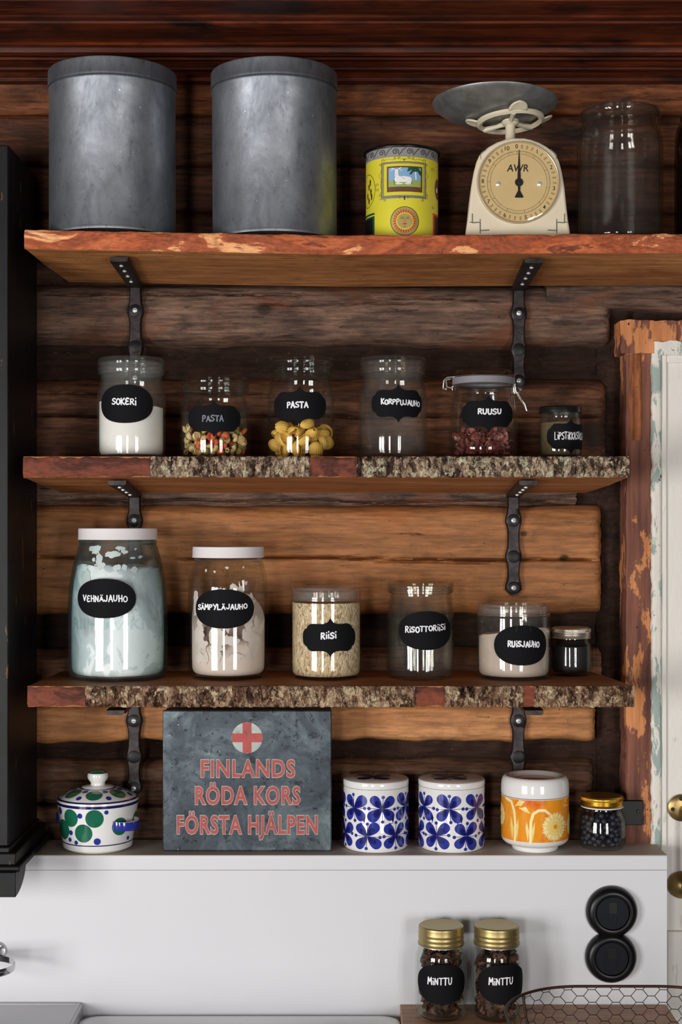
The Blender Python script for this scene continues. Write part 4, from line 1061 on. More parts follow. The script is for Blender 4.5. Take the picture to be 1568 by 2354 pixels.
# ================================================================== countable contents
def settle(n, R, r, z0, seed, rin=0.0, tries=14, prof=None, sq=1.0):
    """drop n balls of radius r one by one into a jar; returns resting centres"""
    rg = random.Random(seed); P = []
    for _ in range(n):
        best = None
        for _t in range(tries):
            a = rg.uniform(0, 2*PI); rho = sqrt(rg.uniform((rin/max(R - r, 1e-6))**2, 1))*(R - r); x, y = rho*cos(a), rho*sin(a)
            z = z0 + r
            for q in P:
                d2 = (q[0]-x)**2 + (q[1]-y)**2
                if d2 < (2*r)**2: z = max(z, q[2] + sqrt((2*r)**2 - d2)*sq)
            if prof and math.hypot(x, y) > prof(z) - r: continue
            if best is None or z < best[2]: best = (x, y, z)
        if best: P.append(best)
    return P
def spread(proto_list, P, jar, seed, labels, cat, group):
    """one object per piece: the prototypes first, then copies sharing their mesh"""
    rg = random.Random(seed); used = set()
    for i, p in enumerate(P):
        k = rg.randrange(len(proto_list)); pr = proto_list[k]
        o = pr if k not in used else pr.copy()
        if k in used: COL.objects.link(o)
        used.add(k)
        o.location = jar.location + Vector(p)
        o.rotation_euler = (rg.uniform(0, 6.28), rg.uniform(0, 6.28), rg.uniform(0, 6.28))
        o['label'] = labels[k]; o['category'] = cat; o['group'] = group[k] if isinstance(group, list) else group
    for k, pr in enumerate(proto_list):
        if k not in used: bpy.data.objects.remove(pr)

# large shells
def shell_mesh(Rr, Ln):
    mb = MB(); nu, nv = 16, 14
    def P(a, b):
        t = 2*a - 1; x = t*Ln/2; r = Rr*max(.10, (1 - abs(t)**2.2))**.55
        ang = -PI*.74 + PI*1.48*b; k = 1 + .06*cos(b*80)
        if abs(2*b-1) > .8: k *= 1 - .55*(abs(2*b-1)-.8)
        return (x, r*k*sin(ang), -r*k*cos(ang)*.8)
    mb.grid(P, nu, nv*3); return mb
M_pasta = plain('egg_yellow_pasta', rgb(238,190,88), rough=.55, var=.14, vscale=90)
pro = obj('pasta_shell', shell_mesh(.0108, .0265), M_pasta, None, smooth=60)
md = pro.modifiers.new('wall', 'SOLIDIFY'); md.thickness = .0013
spread([pro], settle(44, jar_shell[1] - .004, .0088, .005, 5), jar_shell[0], 9, ['yellow ribbed pasta shell lying in the tall glass jar'], 'pasta', 'yellow pasta shells in the tall jar')
# mixed small pasta in three colours
def elbow(Rr, r):
    mb = MB(); mb.tube([(Rr*cos(a), Rr*sin(a), 0) for a in [k*PI*.8/8 for k in range(9)]], r, 10)
    mb.f = [f for f in mb.f if len(f) == 4]; mb.mi = [0]*len(mb.f); return mb
protos, labs, grp = [], [], []
for cname, c in (('orange', (226,106,62)), ('pale yellow', (236,206,146)), ('pale yellow', (224,192,126)), ('olive green', (166,148,84))):
    for k, mk in enumerate((shell_mesh(.0064, .0125), elbow(.0052, .0034))):
        q = obj('small_pasta', mk, plain('small_pasta_%s' % cname.replace(' ', '_'), rgb(*c), rough=.6, var=.15, vscale=90), None, smooth=60)
        md = q.modifiers.new('wall', 'SOLIDIFY'); md.thickness = .0009; md.offset = -1 if k else 0
        protos.append(q); labs.append('%s small %s pasta piece in the short glass jar' % (cname, ('shell', 'elbow')[k])); grp.append('%s small %s in the short jar' % (cname, ('shells', 'elbows')[k]))
spread(protos, settle(165, jar_mix[1] - .004, .0058, .005, 6, rin=.012), jar_mix[0], 10, labs, 'pasta', grp)
# berries
mb = MB(); nb_ = 10
mb.lathe([(0, -.0046), (.0026, -.0040), (.0043, -.0018), (.0047, .0004), (.0041, .0024), (.0024, .0039), (.0012, .0041), (.0008, .0036), (0, .0035)], 14)
pb = obj('dried_berry', mb, plain('blue_black_berry', rgb(44,44,58), rough=.55, var=.35, vscale=160, bump=.2), None, smooth=60)
def bprof(z):
    for a, b in zip(berry_prof, berry_prof[1:]):
        if a[1] <= z <= b[1]: return a[0] + (b[0]-a[0])*(z-a[1])/max(1e-9, b[1]-a[1])
    return berry_prof[0][0] if z < berry_prof[0][1] else 0
spread([pb], settle(290, rbb - .0030, .0048, .004, 7, rin=rbb - .0135, tries=30, prof=bprof), jar_berry, 11, ['small blue-black dried berry in the round-bellied gold-lidded jar'], 'berry', 'dark berries in the gold-lidded jar')

# crumpled petals and leaves: nobody could count them
def crumple(n, R, z0, z1, size, seed, shellbias=.5, prof=None, wall=None):
    mb = MB(); rg = random.Random(seed)
    for _ in range(n):
        a = rg.uniform(0, 2*PI); rho = (R - size*.55)*(rg.random()**.5 if rg.random() > shellbias else rg.uniform(.86, 1.0)); z = rg.uniform(z0, z1 if not prof else prof(rho*cos(a), rho*sin(a)))
        sz = size*rg.uniform(.6, 1.15); cu = rg.uniform(.3, 1.4); tw = rg.uniform(-.9, .9); ph = rg.uniform(0, 9); wd = rg.uniform(.5, .9)
        st = len(mb.v)
        def P(u, v):
            x = (u-.5)*sz; w_ = wd*sz*sqrt(max(.02, 1-(2*u-1)**2)); y = (v-.5)*w_
            zz = cu*(x*x + y*y)/sz*1.6 + .22*sz*noise.noise(Vector((u*3+ph, v*3, ph)))
            c_, s_ = cos(tw*x/sz*2), sin(tw*x/sz*2)
            return (x, y*c_ - zz*s_, y*s_ + zz*c_)
        mb.grid(P, 6, 5)
        M = Matrix.Translation((rho*cos(a), rho*sin(a), z)) @ Matrix.Rotation(rg.uniform(0, 6.28), 4, 'Z') @ Matrix.Rotation(rg.uniform(0, 6.28), 4, 'X') @ Matrix.Rotation(rg.uniform(0, 6.28), 4, 'Y')
        mb.xform(M, st)
        for i in range(st, len(mb.v)):      # keep inside the glass
            x, y, q = mb.v[i]; h = math.hypot(x, y)
            q = max(z0 - .002, q); Rw = min(R, wall(q)) if wall else R
            if h > Rw: x, y = x*Rw/h, y*Rw/h
            mb.v[i] = (x, y, q)
    return mb
def leafmat(name, cs, sc=70, rough=.7, spec=.3):
    q = N(name); q.set(rough=rough, spec=spec); f = q.noise(q.co(), sc, 4, .7)
    q.set(col=q.ramp(f, [(.28 + .44*i/(len(cs)-1), rgb(*c)) for i, c in enumerate(cs)])); q.bump(f, .3, .002); return q.m
t, rb = jar_rose; zf2 = lambda py: Z(py, Y2) - ZS2
o = obj('dried_rose_petals', crumple(300, rb - .0042, .008, 0, .020, 4, .6, prof=lambda x, y: zf2(988) + .10*abs(x) - .008, wall=prof_r(t, .0040)), leafmat('rose_petal', [(66,32,28), (112,54,48), (150,86,78), (128,80,48)], 60, .38, .6), None, smooth=60, loc=t.location)
tag(o, 'dried pink and brown rose petals in the clip-top jar', 'dried petals', None, 'stuff')
for k, (t, rb, zf3) in enumerate(jars_mint):
    o = obj('dried_mint_leaves', crumple(330, rb - .0036, .008, zf3(2188), .021, 20 + k, .6, wall=prof_r(t, .0048)), leafmat('dried_mint', [(34,24,20), (66,46,36), (96,66,50), (92,84,60)], 60), None, smooth=60, loc=t.location)
    tag(o, ('crumpled dried mint leaves in the jar apart from the basket', 'crumpled dried mint leaves in the jar beside the basket')[k], 'dried leaves', None, 'stuff')

# ================================================================== top shelf: tins and scale
def zinc():
    s = N('galvanised_zinc'); s.set(metal=.85, rough=.46)
    a = s.noise(s.co((1, 1, .55)), 22, 7, .68, .4); b = s.noise(s.co((1, 1, .6)), 120, 5, .7); v = s.voro(s.co((1, 1, .7)), 95)
    c = s.ramp(a, [(.28, rgb(96,100,108)), (.45, rgb(130,134,141)), (.62, rgb(152,156,162)), (.8, rgb(176,179,184))])
    c = s.mix(s.ramp(b, [(.28, BW(.55)), (.42, BW(0))]), c, rgb(78,80,84))
    c = s.mix(s.ramp(s.noise(s.co(), 150, 2, .5), [(.74, BW(0)), (.77, BW(.8))]), c, rgb(214,216,218))
    s.set(col=c, rough=s.ramp(a, [(.3, BW(.55)), (.7, BW(.46))])); s.bump(s.math('ADD', a, s.math('MULTIPLY', v, .3)), .10, .003); return s.m
M_zinc = zinc()
def big_tin(label, px, rpx, yc, top_row, lidb_row, seam, lean=0.0):
    s = S(yc); r = rpx*s; sf = S(yc - r); zs = ZS1f(px - rpx*.95, yc) + .0004
    t = thing('galvanised_canister', label, 'canister', (X(px, yc), yc, zs), 'large galvanised tins on the top shelf')
    h = CAMZ + (1200-top_row)*sf - zs; hl = CAMZ + (1200-lidb_row)*sf - zs
    mb = MB(); mb.lathe([(0, .004), (r*.955, .004), (r*.96, 0), (r*1.004, 0), (r*1.008, .002), (r*1.004, .0045), (r, .006), (r, hl - .004), (r*1.010, hl - .0025), (r*1.014, hl), (r*1.004, hl + .002), (r*.99, hl + .003), (r*.99, h - .003), (0, h - .003)], 96)
    obj('body', mb, M_zinc, t, smooth=40)
    rl = r*1.016
    mb = MB(); mb.lathe([(rl*.985, hl + .0035), (rl*1.004, hl + .0030), (rl*1.004, hl + .006), (rl, hl + .007), (rl, h - .004), (rl*.997, h - .001), (rl*.985, h), (rl*.96, h - .0012), (0, h - .0022)], 96)
    ld = obj('lid', mb, M_zinc, t, smooth=40)
    mb = MB(); d = Dec(mb, cyl(rl), .0005); u = arc(seam[0]*s, rl); d.stroke([(u, hl + .004), (u, h - .001)], .0022, 2, 0, caps=False)
    obj('seam', mb, M_zinc, ld, smooth=30)
    if lean: t.rotation_euler = (0, math.radians(lean), 0)
    return t
big_tin('large galvanised tin nearest the black cabinet', 259, 144, -.128, 127, 171, (98, 0))
big_tin('large galvanised tin standing next to the yellow tin', 632, 142.5, -.130, 128, 172, (-141.5, 0), lean=-.25)

# yellow tin
M_yel = plain('yellow_printed_tin', rgb(222,210,58), rough=.28, spec=.5, var=.10, vscale=14)
M_blk = plain('black_print', rgb(24,22,20), rough=.35); M_gry = plain('silver_grey_print', rgb(138,136,134), rough=.35)
M_tinl = plain('dark_tin_lid', rgb(34,32,31), rough=.32, metal=.7, var=.3, vscale=50)
M_goldp = plain('brass_gold_print', rgb(196,172,104), rough=.38, metal=.5, var=.15, vscale=60); M_redp = plain('red_print', rgb(206,58,30), rough=.35)
P = lambda n, *c: plain(n, rgb(*c), rough=.35)
TM = [M_yel, M_blk, M_gry, P('sky_print', 128,168,204), P('meadow_print', 150,168,84), P('brown_print', 104,66,42), P('white_print', 232,230,226), P('leaf_print', 28,78,58), M_goldp, M_redp, P('olive_line_print', 116,104,30)]
yc = -.122; px0 = 924; s = S(yc); Rt = 83*s; sf = S(yc - Rt); zs = ZS1f(px0, yc)
tin = thing('yellow_tin', 'round yellow tin with a framed white deer picture and a red-rayed sun', 'tin', (X(px0, yc), yc, zs))
VZ = lambda py: CAMZ + (1200-py)*sf - zs
U = lambda px: arc((px - px0)*s, Rt)
UU = lambda px: (px - 924)*sf                       # small figures, measured flat near the front
mb = MB(); mb.lathe([(0, .003), (Rt*.97, .003), (Rt*.975, 0), (Rt, 0), (Rt, VZ(360)), (Rt, VZ(338)), (Rt*.98, VZ(337)), (0, VZ(337))], 96, 0)
mb.mi = [2 if all(mb.v[i][2] > VZ(361) for i in f) else 0 for f in mb.f]
d = Dec(mb, cyl(Rt))
for k in range(16):     # running scrolls on the grey band
    u0 = k*2*PI*Rt/16 - .0085 + U(918)
    q = [(u0 + .0055*(1 - i/22)*cos(-.6 + i*.50), VZ(348) + .0052*(1 - i/24)*sin(-.6 + i*.50)) for i in range(20)]
    d.stroke([(u0 + .0165, VZ(339.5)), (u0 + .0125, VZ(343)), (u0 + .0085, VZ(351)), (u0 + .0055, VZ(356))][::-1], .0010, 1, 1); d.stroke(q, .0010, 1, 1)
def frame_line(x0, x1, y0, y1, w, k, m): d.stroke([(U(x0), VZ(y0)), (U(x1), VZ(y0)), (U(x1), VZ(y1)), (U(x0), VZ(y1)), (U(x0), VZ(y0))], w, k, m)
frame_line(877, 973, 373, 451, .0026, 1, 2); frame_line(875.5, 974.5, 371.5, 452.5, .0006, 2, 1); frame_line(880, 970, 375, 449, .0005, 2, 1)
d.stroke([(U(872), VZ(455)), (U(978), VZ(453))], .0016, 2, 2)
d.rect(U(888), U(966), VZ(440), VZ(382), 1, 5, 14, 4); d.rect(U(891), U(963), VZ(429), VZ(385), 2, 3, 14, 4); d.rect(U(891), U(963), VZ(429), VZ(414), 3, 4, 14, 2)
frame_line(888, 966, 382, 440, .0005, 2, 1)
E = lambda cx_, cy_, rx, ry, k, m, rot=0, n=18: d.blob([(U(cx_) + (rx*cos(2*PI*i/n)*cos(rot) - ry*sin(2*PI*i/n)*sin(rot))*sf, VZ(cy_) + (rx*cos(2*PI*i/n)*sin(rot) + ry*sin(2*PI*i/n)*cos(rot))*sf) for i in range(n)], k, m, 3)
L_ = lambda pts, w, k, m: d.stroke([(U(x), VZ(y)) for x, y in pts], w*sf, k, m)
# lying white deer and tree
E(925, 412, 18, 7, 5, 6); E(912, 412, 8, 8, 5, 6); E(936, 414, 7, 8, 5, 6); E(909, 402, 4.4, 9, 5, 6, .12); E(909, 394, 4.2, 5, 5, 6); E(914, 422.5, 9, 2.2, 5, 6); E(934, 422.5, 8, 2.2, 5, 6)
L_([(907, 391), (902, 387), (898, 386)], 1.6, 5, 6); L_([(902, 387), (900, 390), (896, 391)], 1.4, 5, 6); L_([(911, 391), (915, 387), (919, 385)], 1.6, 5, 6); L_([(915, 387), (918, 391), (921, 392)], 1.4, 5, 6)
L_([(920, 408), (926, 411)], .6, 6, 1); L_([(903, 414), (904, 424), (920, 424)], .6, 6, 1); L_([(926, 424), (942, 423), (943, 414)], .6, 6, 1); L_([(907, 401), (908, 401.5)], 1, 6, 1)
L_([(951, 395), (952, 411)], 3.2, 4, 6)
for (ex, ey, er) in ((938, 390, .5), (942, 396, .9), (946, 388, .2), (953, 387, -.2), (958, 392, -.5), (960, 397, -.9), (949, 392, .0), (940, 386.5, .1)): E(ex, ey, 7, 2.4, 5, 7, er)
# scrolls round the frame
def curl(cx_, cy_, r, a0, turns, sgn=1):
    n = 16; L_([(cx_ + r*(1 - i/n*.8)*cos(a0 + sgn*i/n*turns*6.28), cy_ + r*(1 - i/n*.8)*sin(a0 + sgn*i/n*turns*6.28)) for i in range(n)], .8, 1, 10)
for sg in (-1, 1):
    m_ = lambda x: 925 + sg*(x - 925)
    for (x, y, r, a) in ((972, 366, 4, 2.5), (977, 375, 3.5, 2), (946, 363, 3, 1), (936, 362, 3, 3), (977, 447, 4, 4), (967, 458, 3, 5), (934, 454, 3, 4), (987, 423, 0, 0)): 
        if r: curl(m_(x), y, r, a if sg > 0 else 3.14 - a, 1.3, sg)
    L_([(m_(973), 380), (m_(976), 392), (m_(980), 402), (m_(975), 410), (m_(977), 422), (m_(974), 436), (m_(979), 444)], .8, 1, 10)
    L_([(m_(968), 366), (m_(958), 364), (m_(950), 367), (m_(940), 364), (m_(929), 366)], .8, 1, 10)
L_([(923, 364), (925.5, 369), (928, 364)], 1.2, 1, 1); L_([(926, 452), (926.5, 458)], 3, 2, 1)
# sun
cu_, cv_ = U(927), VZ(508); d.disc(cu_, cv_, 33*sf, 1, 8, 40, rings=6); d.ring(cu_, cv_, 32.2*sf, 33.4*sf, 2, 1)
for k in range(26):
    a = 2*PI*k/26; da = .085; f = lambda r, q: (cu_ + r*sf*cos(q), cv_ + r*sf*sin(q))
    d.blob([f(19, a), f(23, a + da), f(28.5, a + .01), f(23, a - da)], 3, 9, 2)
d.disc(cu_, cv_, 20*sf, 2, 0, 30, rings=5); d.disc(cu_, cv_, 17.5*sf, 4, 8, 30, rings=5)
q = lambda x, y: (cu_ + x*sf, cv_ + y*sf)
d.blob([q(-5.5, -6.5), q(-2, -4.6), q(0, -5.2), q(2, -4.6), q(5.5, -6.5), q(2, -8.6), q(-2, -8.6)], 6, 9, 2)
for sg in (-1, 1):
    d.stroke([q(sg*10, 5.4), q(sg*7, 6.4), q(sg*4.4, 5.4)], .9*sf, 6, 1); d.stroke([q(sg*10.5, 8.6), q(sg*7, 10.4), q(sg*3.4, 8.6), q(sg*2, 3)], .5*sf, 6, 5)
d.stroke([q(-2.4, 0), q(0, -1.2), q(2.4, 0)], .6*sf, 6, 5); d.stroke([q(-3, -12), q(0, -12.8), q(3, -12)], .6*sf, 6, 5)
# side pictures cut by the curve
def sideblob(uc, vc, ru, rv, k, m): d.blob([(uc + ru*cos(2*PI*i/28), vc + rv*sin(2*PI*i/28)) for i in range(28)], k, m, 5)
d.rect(-.092, U(860), VZ(485) - .0016, VZ(485) + .0016, 2, 7, 10, 1); d.rect(-.092, U(860), 0.0008, VZ(490), 1, 7, 10, 6); d.rect(-.09, U(856), 0.0008, VZ(494), 2, 1, 10, 6)
d.rect(U(992), .095, 0.0008, VZ(482), 1, 9, 10, 6); d.rect(.060, .095, 0.0008, VZ(488), 2, 1, 8, 5)
for i in range(40):
    a0, a1 = 2*PI*i/40, 2*PI*(i+1)/40; cu2, cv2 = -.0700, VZ(428)
    d.stroke([(cu2 + .021*cos(a0), cv2 + .026*sin(a0)), (cu2 + .021*cos(a1), cv2 + .026*sin(a1))], .0008, 1, 1, caps=False)
for (uu, vv) in ((-.062, 410), (-.060, 432), (-.066, 420), (-.071, 440), (-.058, 444), (-.066, 452)): sideblob(uu, VZ(vv), .0022, .0052, 1, 5); sideblob(uu, VZ(vv) + .002, .0012, .0018, 2, 1)
sideblob(.073, VZ(423), .012, .0165, 1, 5); sideblob(.069, VZ(426), .003, .004, 2, 6)
curl(992, 382, 5, 2, 1.4); curl(993, 470, 4, 2, 1.3); curl(866, 420, 4, 2, 1.3); curl(867, 431, 4, 4, 1.3, -1)
obj('body', mb, TM, tin, smooth=40)
mb = MB(); rl = 88.5*s
mb.lathe([(Rt*.99, VZ(338)), (rl*.985, VZ(338)), (rl, VZ(337) + .001), (rl*1.0, VZ(334)), (rl*.985, VZ(332)), (rl*.90, VZ(331) + .001), (Rt*.55, VZ(327)), (Rt*.40, VZ(324) + .001), (Rt*.36, VZ(318)), (0, VZ(317))], 80)
obj('lid', mb, M_tinl, tin, smooth=40)

# kitchen scale
def cream():
    q = N('cream_enamel_paint'); q.set(rough=.42, spec=.4); f = q.noise(q.co(), 26, 7, .7); g = q.noise(q.co((1, 1, 1), loc=(2, 2, 2)), 9, 4, .5)
    c = q.ramp(g, [(.35, rgb(214,200,172)), (.65, rgb(226,214,190))])
    q.set(col=q.mix(q.ramp(f, [(.70, BW(0)), (.715, BW(1))]), c, rgb(72,58,46))); return q.m
M_cream = cream(); M_cream2 = plain('cream_paint', rgb(216,204,178), rough=.45, var=.1, vscale=30)
M_dial = plain('yellowed_dial_card', rgb(222,188,132), rough=.5, var=.10, vscale=16); M_ink = plain('dial_ink', rgb(34,28,24), rough=.6); M_ink2 = plain('faded_dial_ink', rgb(96,78,58), rough=.6)
M_pan = plain('worn_tin_pan', rgb(176,177,176), rough=.42, metal=.75, var=.45, vscale=40)
yc = -.120; yfp = -.176; sf = S(yfp); xs0 = X(1192, yfp); zs = ZS1f(1192)
sca = thing('kitchen_scale', 'cream vintage kitchen scale with a round dial and dark metal pan', 'scale', (xs0, yc, zs))
q = lambda px, py: ((px - 1192)*sf, CAMZ + (1200-py)*sf - zs)
half = [(1312, 545), (1311.5, 532), (1307, 505), (1303, 470), (1299, 430), (1293, 395), (1287, 372), (1280, 356), (1275, 349), (1258, 336), (1240, 326), (1220, 319), (1205, 316)]
out = [q(x, y) for x, y in half] + [q(1192*2 - x - 2, y) for x, y in half[::-1]]
out[0] = (out[0][0], 0.0); out[-1] = (out[-1][0], 0.0)
mb = MB(); mb.prism(out, yfp - yc, .055, back=.93, bc=(0, 0))
body = obj('body', mb, M_cream, sca, smooth=25, bevel=.004)
dx, dz = q(1192, 420); R = 93*sf
def dl(r, a): return (dx + r*sin(a), dz + r*cos(a))
mb = MB(); yl(mb, [(0, .0022), (R*.99, .0022), (R*.99, 0)], 72, dx, dz, yfp - yc)
d = Dec(mb, flat(yfp - yc - .0022), .00018)
for rr in (.775, .70*1.0): d.ring(dx, dz, R*rr - .00022, R*rr + .00022, 1, 1, 90)
A0 = math.radians(-3.2); ST = math.radians(34.35)
for k in range(101):
    a = A0 + k*ST/10; maj = k % 10 == 0; mid = k % 5 == 0
    r1 = .64 if False else (.70 if maj else (.715 if mid else .735))
    d.stroke([dl(R*r1, a), dl(R*.775, a)], .0005 if maj else .00032, 1, 1 if (maj or mid) else 2, caps=False)
for k in range(11):
    a = A0 + k*ST; u, v = dl(R*.885, a); d.text(str(k), u, v, .0092, 1, 1, rot=(0 if k in (0, 10) else 0) - 0*a, offset=.0001)
    if k < 10:
        for j, tx_ in ((1, '250'), (2, '500'), (3, '750')):
            aa = a + ST*j/4; u, v = dl(R*.885, aa); d.text(tx_, u, v, .0040, 1, 2, rot=(PI/2 - aa if aa < PI else -PI/2 - aa), offset=.00005)
d.text('AWR', dx - .0015, dz + (420-388)*sf, .0155, 1, 1, sx=.92, offset=.0003, shear=.12)
d.text('KILO', dx - .011, dz + R*.73, .0026, 1, 2)
obj('dial', mb, [M_dial, M_ink, M_ink2], sca, smooth=30)
mb = MB(); n = 96; yl(mb, [(R*.97, .0018), (R*.98, .0052), (R*.995, .0058), (R*1.015, .0048), (R*1.025, .0), (R*.97, 0)], 80, dx, dz, yfp - yc); obj('bezel', mb, plain('thin_cream_bezel', rgb(196,178,146), rough=.3, metal=.35), sca, smooth=40)
mb = MB(); yl(mb, [(0, .0066), (R*.5, .0064), (R*.9, .0054), (R*.985, .0042), (R*.985, .0036), (R*.9, .0048), (0, .0060)], 64, dx, dz, yfp - yc); obj('dial_glass', mb, glass('dial_cover', f0=.03), sca, smooth=40)
mb = MB(); yo = yfp - yc - .0030; d = Dec(mb, flat(yo), .00025); px_ = dx + .0006
d.blob([(px_ - .0004, dz + R*.80), (px_ + .0004, dz + R*.80), (px_ + .0024, dz + .010), (px_ + .0024, dz), (px_ - .0024, dz), (px_ - .0024, dz + .010)], 1, 0, 3, c=(px_, dz + .02))
d.disc(px_, dz, .0064, 2, 0, 28)
d.blob([(px_ - .0022, dz - .003), (px_ + .0022, dz - .003), (px_ + .0016, dz - .013), (px_ + .0066, dz - .0225), (px_ + .006, dz - .0238), (px_ - .006, dz - .0238), (px_ - .0066, dz - .0225), (px_ - .0016, dz - .013)], 1, 0, 3, c=(px_, dz - .014))
ptr = obj('pointer', mb, M_blk, sca, smooth=0); md = ptr.modifiers.new('thick', 'SOLIDIFY'); md.thickness = .0007
mb = MB(); yl(mb, [(0, .0012), (.0014, .0011), (.0022, .0005), (.0022, 0), (0, 0)], 16, px_, dz, yo - .0006); obj('pivot', mb, M_iron, ptr)
for px in (1145, 1240):
    mb = MB(); x_, z_ = q(px, 424); yl(mb, [(0, .0022), (.002, .0020), (.0038, .001), (.0042, 0), (0, 0)], 18, x_, z_, yfp - yc - .0021); obj('screw', mb, M_screw, sca)
mb = MB(); d = Dec(mb, flat(yfp - yc), .0003)       # worn line ornament at the corners
for sg in (-1, 1):
    m_ = lambda x, y: q(1192 + sg*(x - 1192), y)
    d.stroke([m_(1298, 492), m_(1298, 512), m_(1280, 511), m_(1280, 530), m_(1260, 529)], .0018, 1, 0); d.stroke([m_(1304, 511), m_(1297, 511)], .0014, 1, 0); d.stroke([m_(1280, 504), m_(1280, 512)], .0014, 1, 0); d.stroke([m_(1280, 536), m_(1280, 529)], .0014, 1, 0)
    d.stroke([m_(1266, 343), m_(1280, 356), m_(1278, 366)], .0008, 1, 0)
obj('line_ornament', mb, plain('worn_grey_line', rgb(120,112,100), rough=.6, var=.4, vscale=120), body, smooth=0)
zc0 = out[len(half)-1][1] - .002; s = S(yc); zl = lambda py: CAMZ + (1200-py)*s - zs
dxc = (1183 - 1192)*s
mb = MB(); mb.lathe([(.0096, zc0), (.0092, zc0 + .004), (.0078, zc0 + .007), (.0078, zl(289)), (.012, zl(287)), (.014, zl(283)), (.010, zl(277)), (0, zl(276))], 32, 0, (dxc, 0)); obj('column', mb, M_cream2, sca, smooth=40)
# carrier wheel with three lugs
mb = MB(); R1 = 72*s; zw = zl(281)
mb.lathe([(R1*.90, -.001), (R1, -.003), (R1*1.08, .0), (R1*1.08, .004), (R1*.94, .004), (R1*.90, -.001)], 56)
for a in (-PI/2, PI*.22, PI*.80):
    mb.tube([(.008*cos(a), .008*sin(a), .0), (R1*.5*cos(a), R1*.5*sin(a), -.001), (R1*.97*cos(a), R1*.97*sin(a), 0)], [.0046, .0034, .0046], 8)
mb.lathe([(0, -.004), (.012, -.003), (.0135, .002), (.010, .005), (0, .006)], 28)
mb.xform(Matrix.Translation((dxc, 0, zw)) @ Matrix.Rotation(math.radians(-4), 4, 'Y') @ Matrix.Rotation(math.radians(-3.5), 4, 'X'))
cw = obj('pan_carrier', mb, M_cream2, sca, smooth=40)
for a in (-PI/2 + .12, PI*.98, PI*.06):
    mb = MB(); n = 14
    def LP(u, v):
        w_ = (.0150 if a < 0 else .0135)*sqrt(max(.06, 1 - (u*.98)**2.4)); ang = (v-.5)*2
        rr = R1*1.04 + u*.018; zz = .003 + .007*u
        return (rr*cos(a) - w_*ang*sin(a), rr*sin(a) + w_*ang*cos(a), zz + .001*cos(ang*1.6))
    mb.grid(LP, 8, 10); mb.xform(Matrix.Translation((dxc, 0, zw)) @ Matrix.Rotation(math.radians(-4), 4, 'Y') @ Matrix.Rotation(math.radians(-3.5), 4, 'X'))
    lg = obj('lug', mb, M_cream2, cw, smooth=40); md = lg.modifiers.new('thick', 'SOLIDIFY'); md.thickness = .003
mb = MB(); Rp = 144*s; dp = .0255
pp = [(0, -dp), (Rp*.42, -dp*.985), (Rp*.66, -dp*.80), (Rp*.85, -dp*.46), (Rp*.95, -dp*.16), (Rp*.99, -.001), (Rp*1.0, .0012), (Rp*.99, .0022), (Rp*.94, -dp*.12), (Rp*.84, -dp*.41), (Rp*.65, -dp*.74), (Rp*.42, -dp*.91), (0, -dp*.92)]
mb.lathe(pp, 88); mb.xform(Matrix.Translation(((1148-1192)*s, .006, zl(237))) @ Matrix.Rotation(math.radians(.3), 4, 'Y') @ Matrix.Rotation(math.radians(-3.0), 4, 'X'))
obj('weighing_pan', mb, M_pan, sca, smooth=40)

# ================================================================== ledge row
M_porc = plain('white_porcelain', rgb(226,224,222), rough=.12, spec=.5, coat=.4)
M_blue = plain('cobalt_glaze', rgb(44,54,150), rough=.14, coat=.4, var=.25, vscale=60); M_blue2 = plain('deep_cobalt_glaze', rgb(20,22,92), rough=.14, coat=.4)
M_green = plain('sea_green_glaze', rgb(30,104,78), rough=.14, coat=.4, var=.25, vscale=45); M_navy = plain('navy_glaze_line', rgb(24,24,84), rough=.14, coat=.4)
# spotted pot
yc = -.070; s = S(yc); pot = thing('spotted_sugar_pot', 'white lidded pot with green and blue spots and blue side handles', 'pot', (X(225, yc), yc, ZL + .0004))
zf = lambda py: max(0, Z(py, yc) - ZL)
rt, rb_, rf = 92*s, 79*s, 68*s; ht, hb = zf(1845), zf(1942)
Rv = lambda v: rb_ + (rt-rb_)*min(1, max(0, (v-hb)/(ht-hb)))
sfp = S(yc - .062); zfr = lambda py: Z(py, yc - .062) - ZL
mb = MB(); mb.lathe(smoothprof([(0, .002), (rf*.9, .002), (rf*.93, 0), (rf, .0005), (rb_*.97, hb*.75), (rb_, hb)], 1) + [(Rv(hb + (ht-hb)*k/6), hb + (ht-hb)*k/6) for k in range(1, 7)] + [(rt, ht + .003), (rt*.97, ht + .004), (rt*.95, ht), (rb_*.93, hb), (0, hb*.8)], 80)
d = Dec(mb, lambda u, v, h: cyl(Rv)(u, v, h))
up = lambda px: arc((px - 225)*s, 85*s)
def band(v0, v1, m): mb.grid(lambda a, b: cyl(Rv)(2*PI*a*Rv(v0 + (v1-v0)*b), v0 + (v1-v0)*b, .0002), 80, 1, m)
band(zfr(1861), zfr(1855), 2); band(zfr(1949), zfr(1946.5), 2)
def spot(px, py, r, m, rx=1): d.disc(up(px), zfr(py), r*sfp*rx, 2, m, 30, rv=r*sfp, rings=5)
for px, py, r in ((176, 1884, 21), (232, 1883, 21), (206, 1918, 21.5), (156, 1915, 24), (285, 1906, 21), (134, 1890, 18), (322, 1900, 20), (120, 1925, 18)): spot(px, py, r, 3)
for px, py, r in ((150, 1872, 9), (199, 1877, 6.2), (258, 1869, 5), (176, 1919, 6), (173, 1936, 5.2), (188.5, 1941, 5), (237, 1937, 8), (139, 1862, 4), (300, 1938, 5)): spot(px, py, r, 1)
obj('pot_body', mb, [M_porc, M_blue, M_navy, M_green], pot, smooth=40)
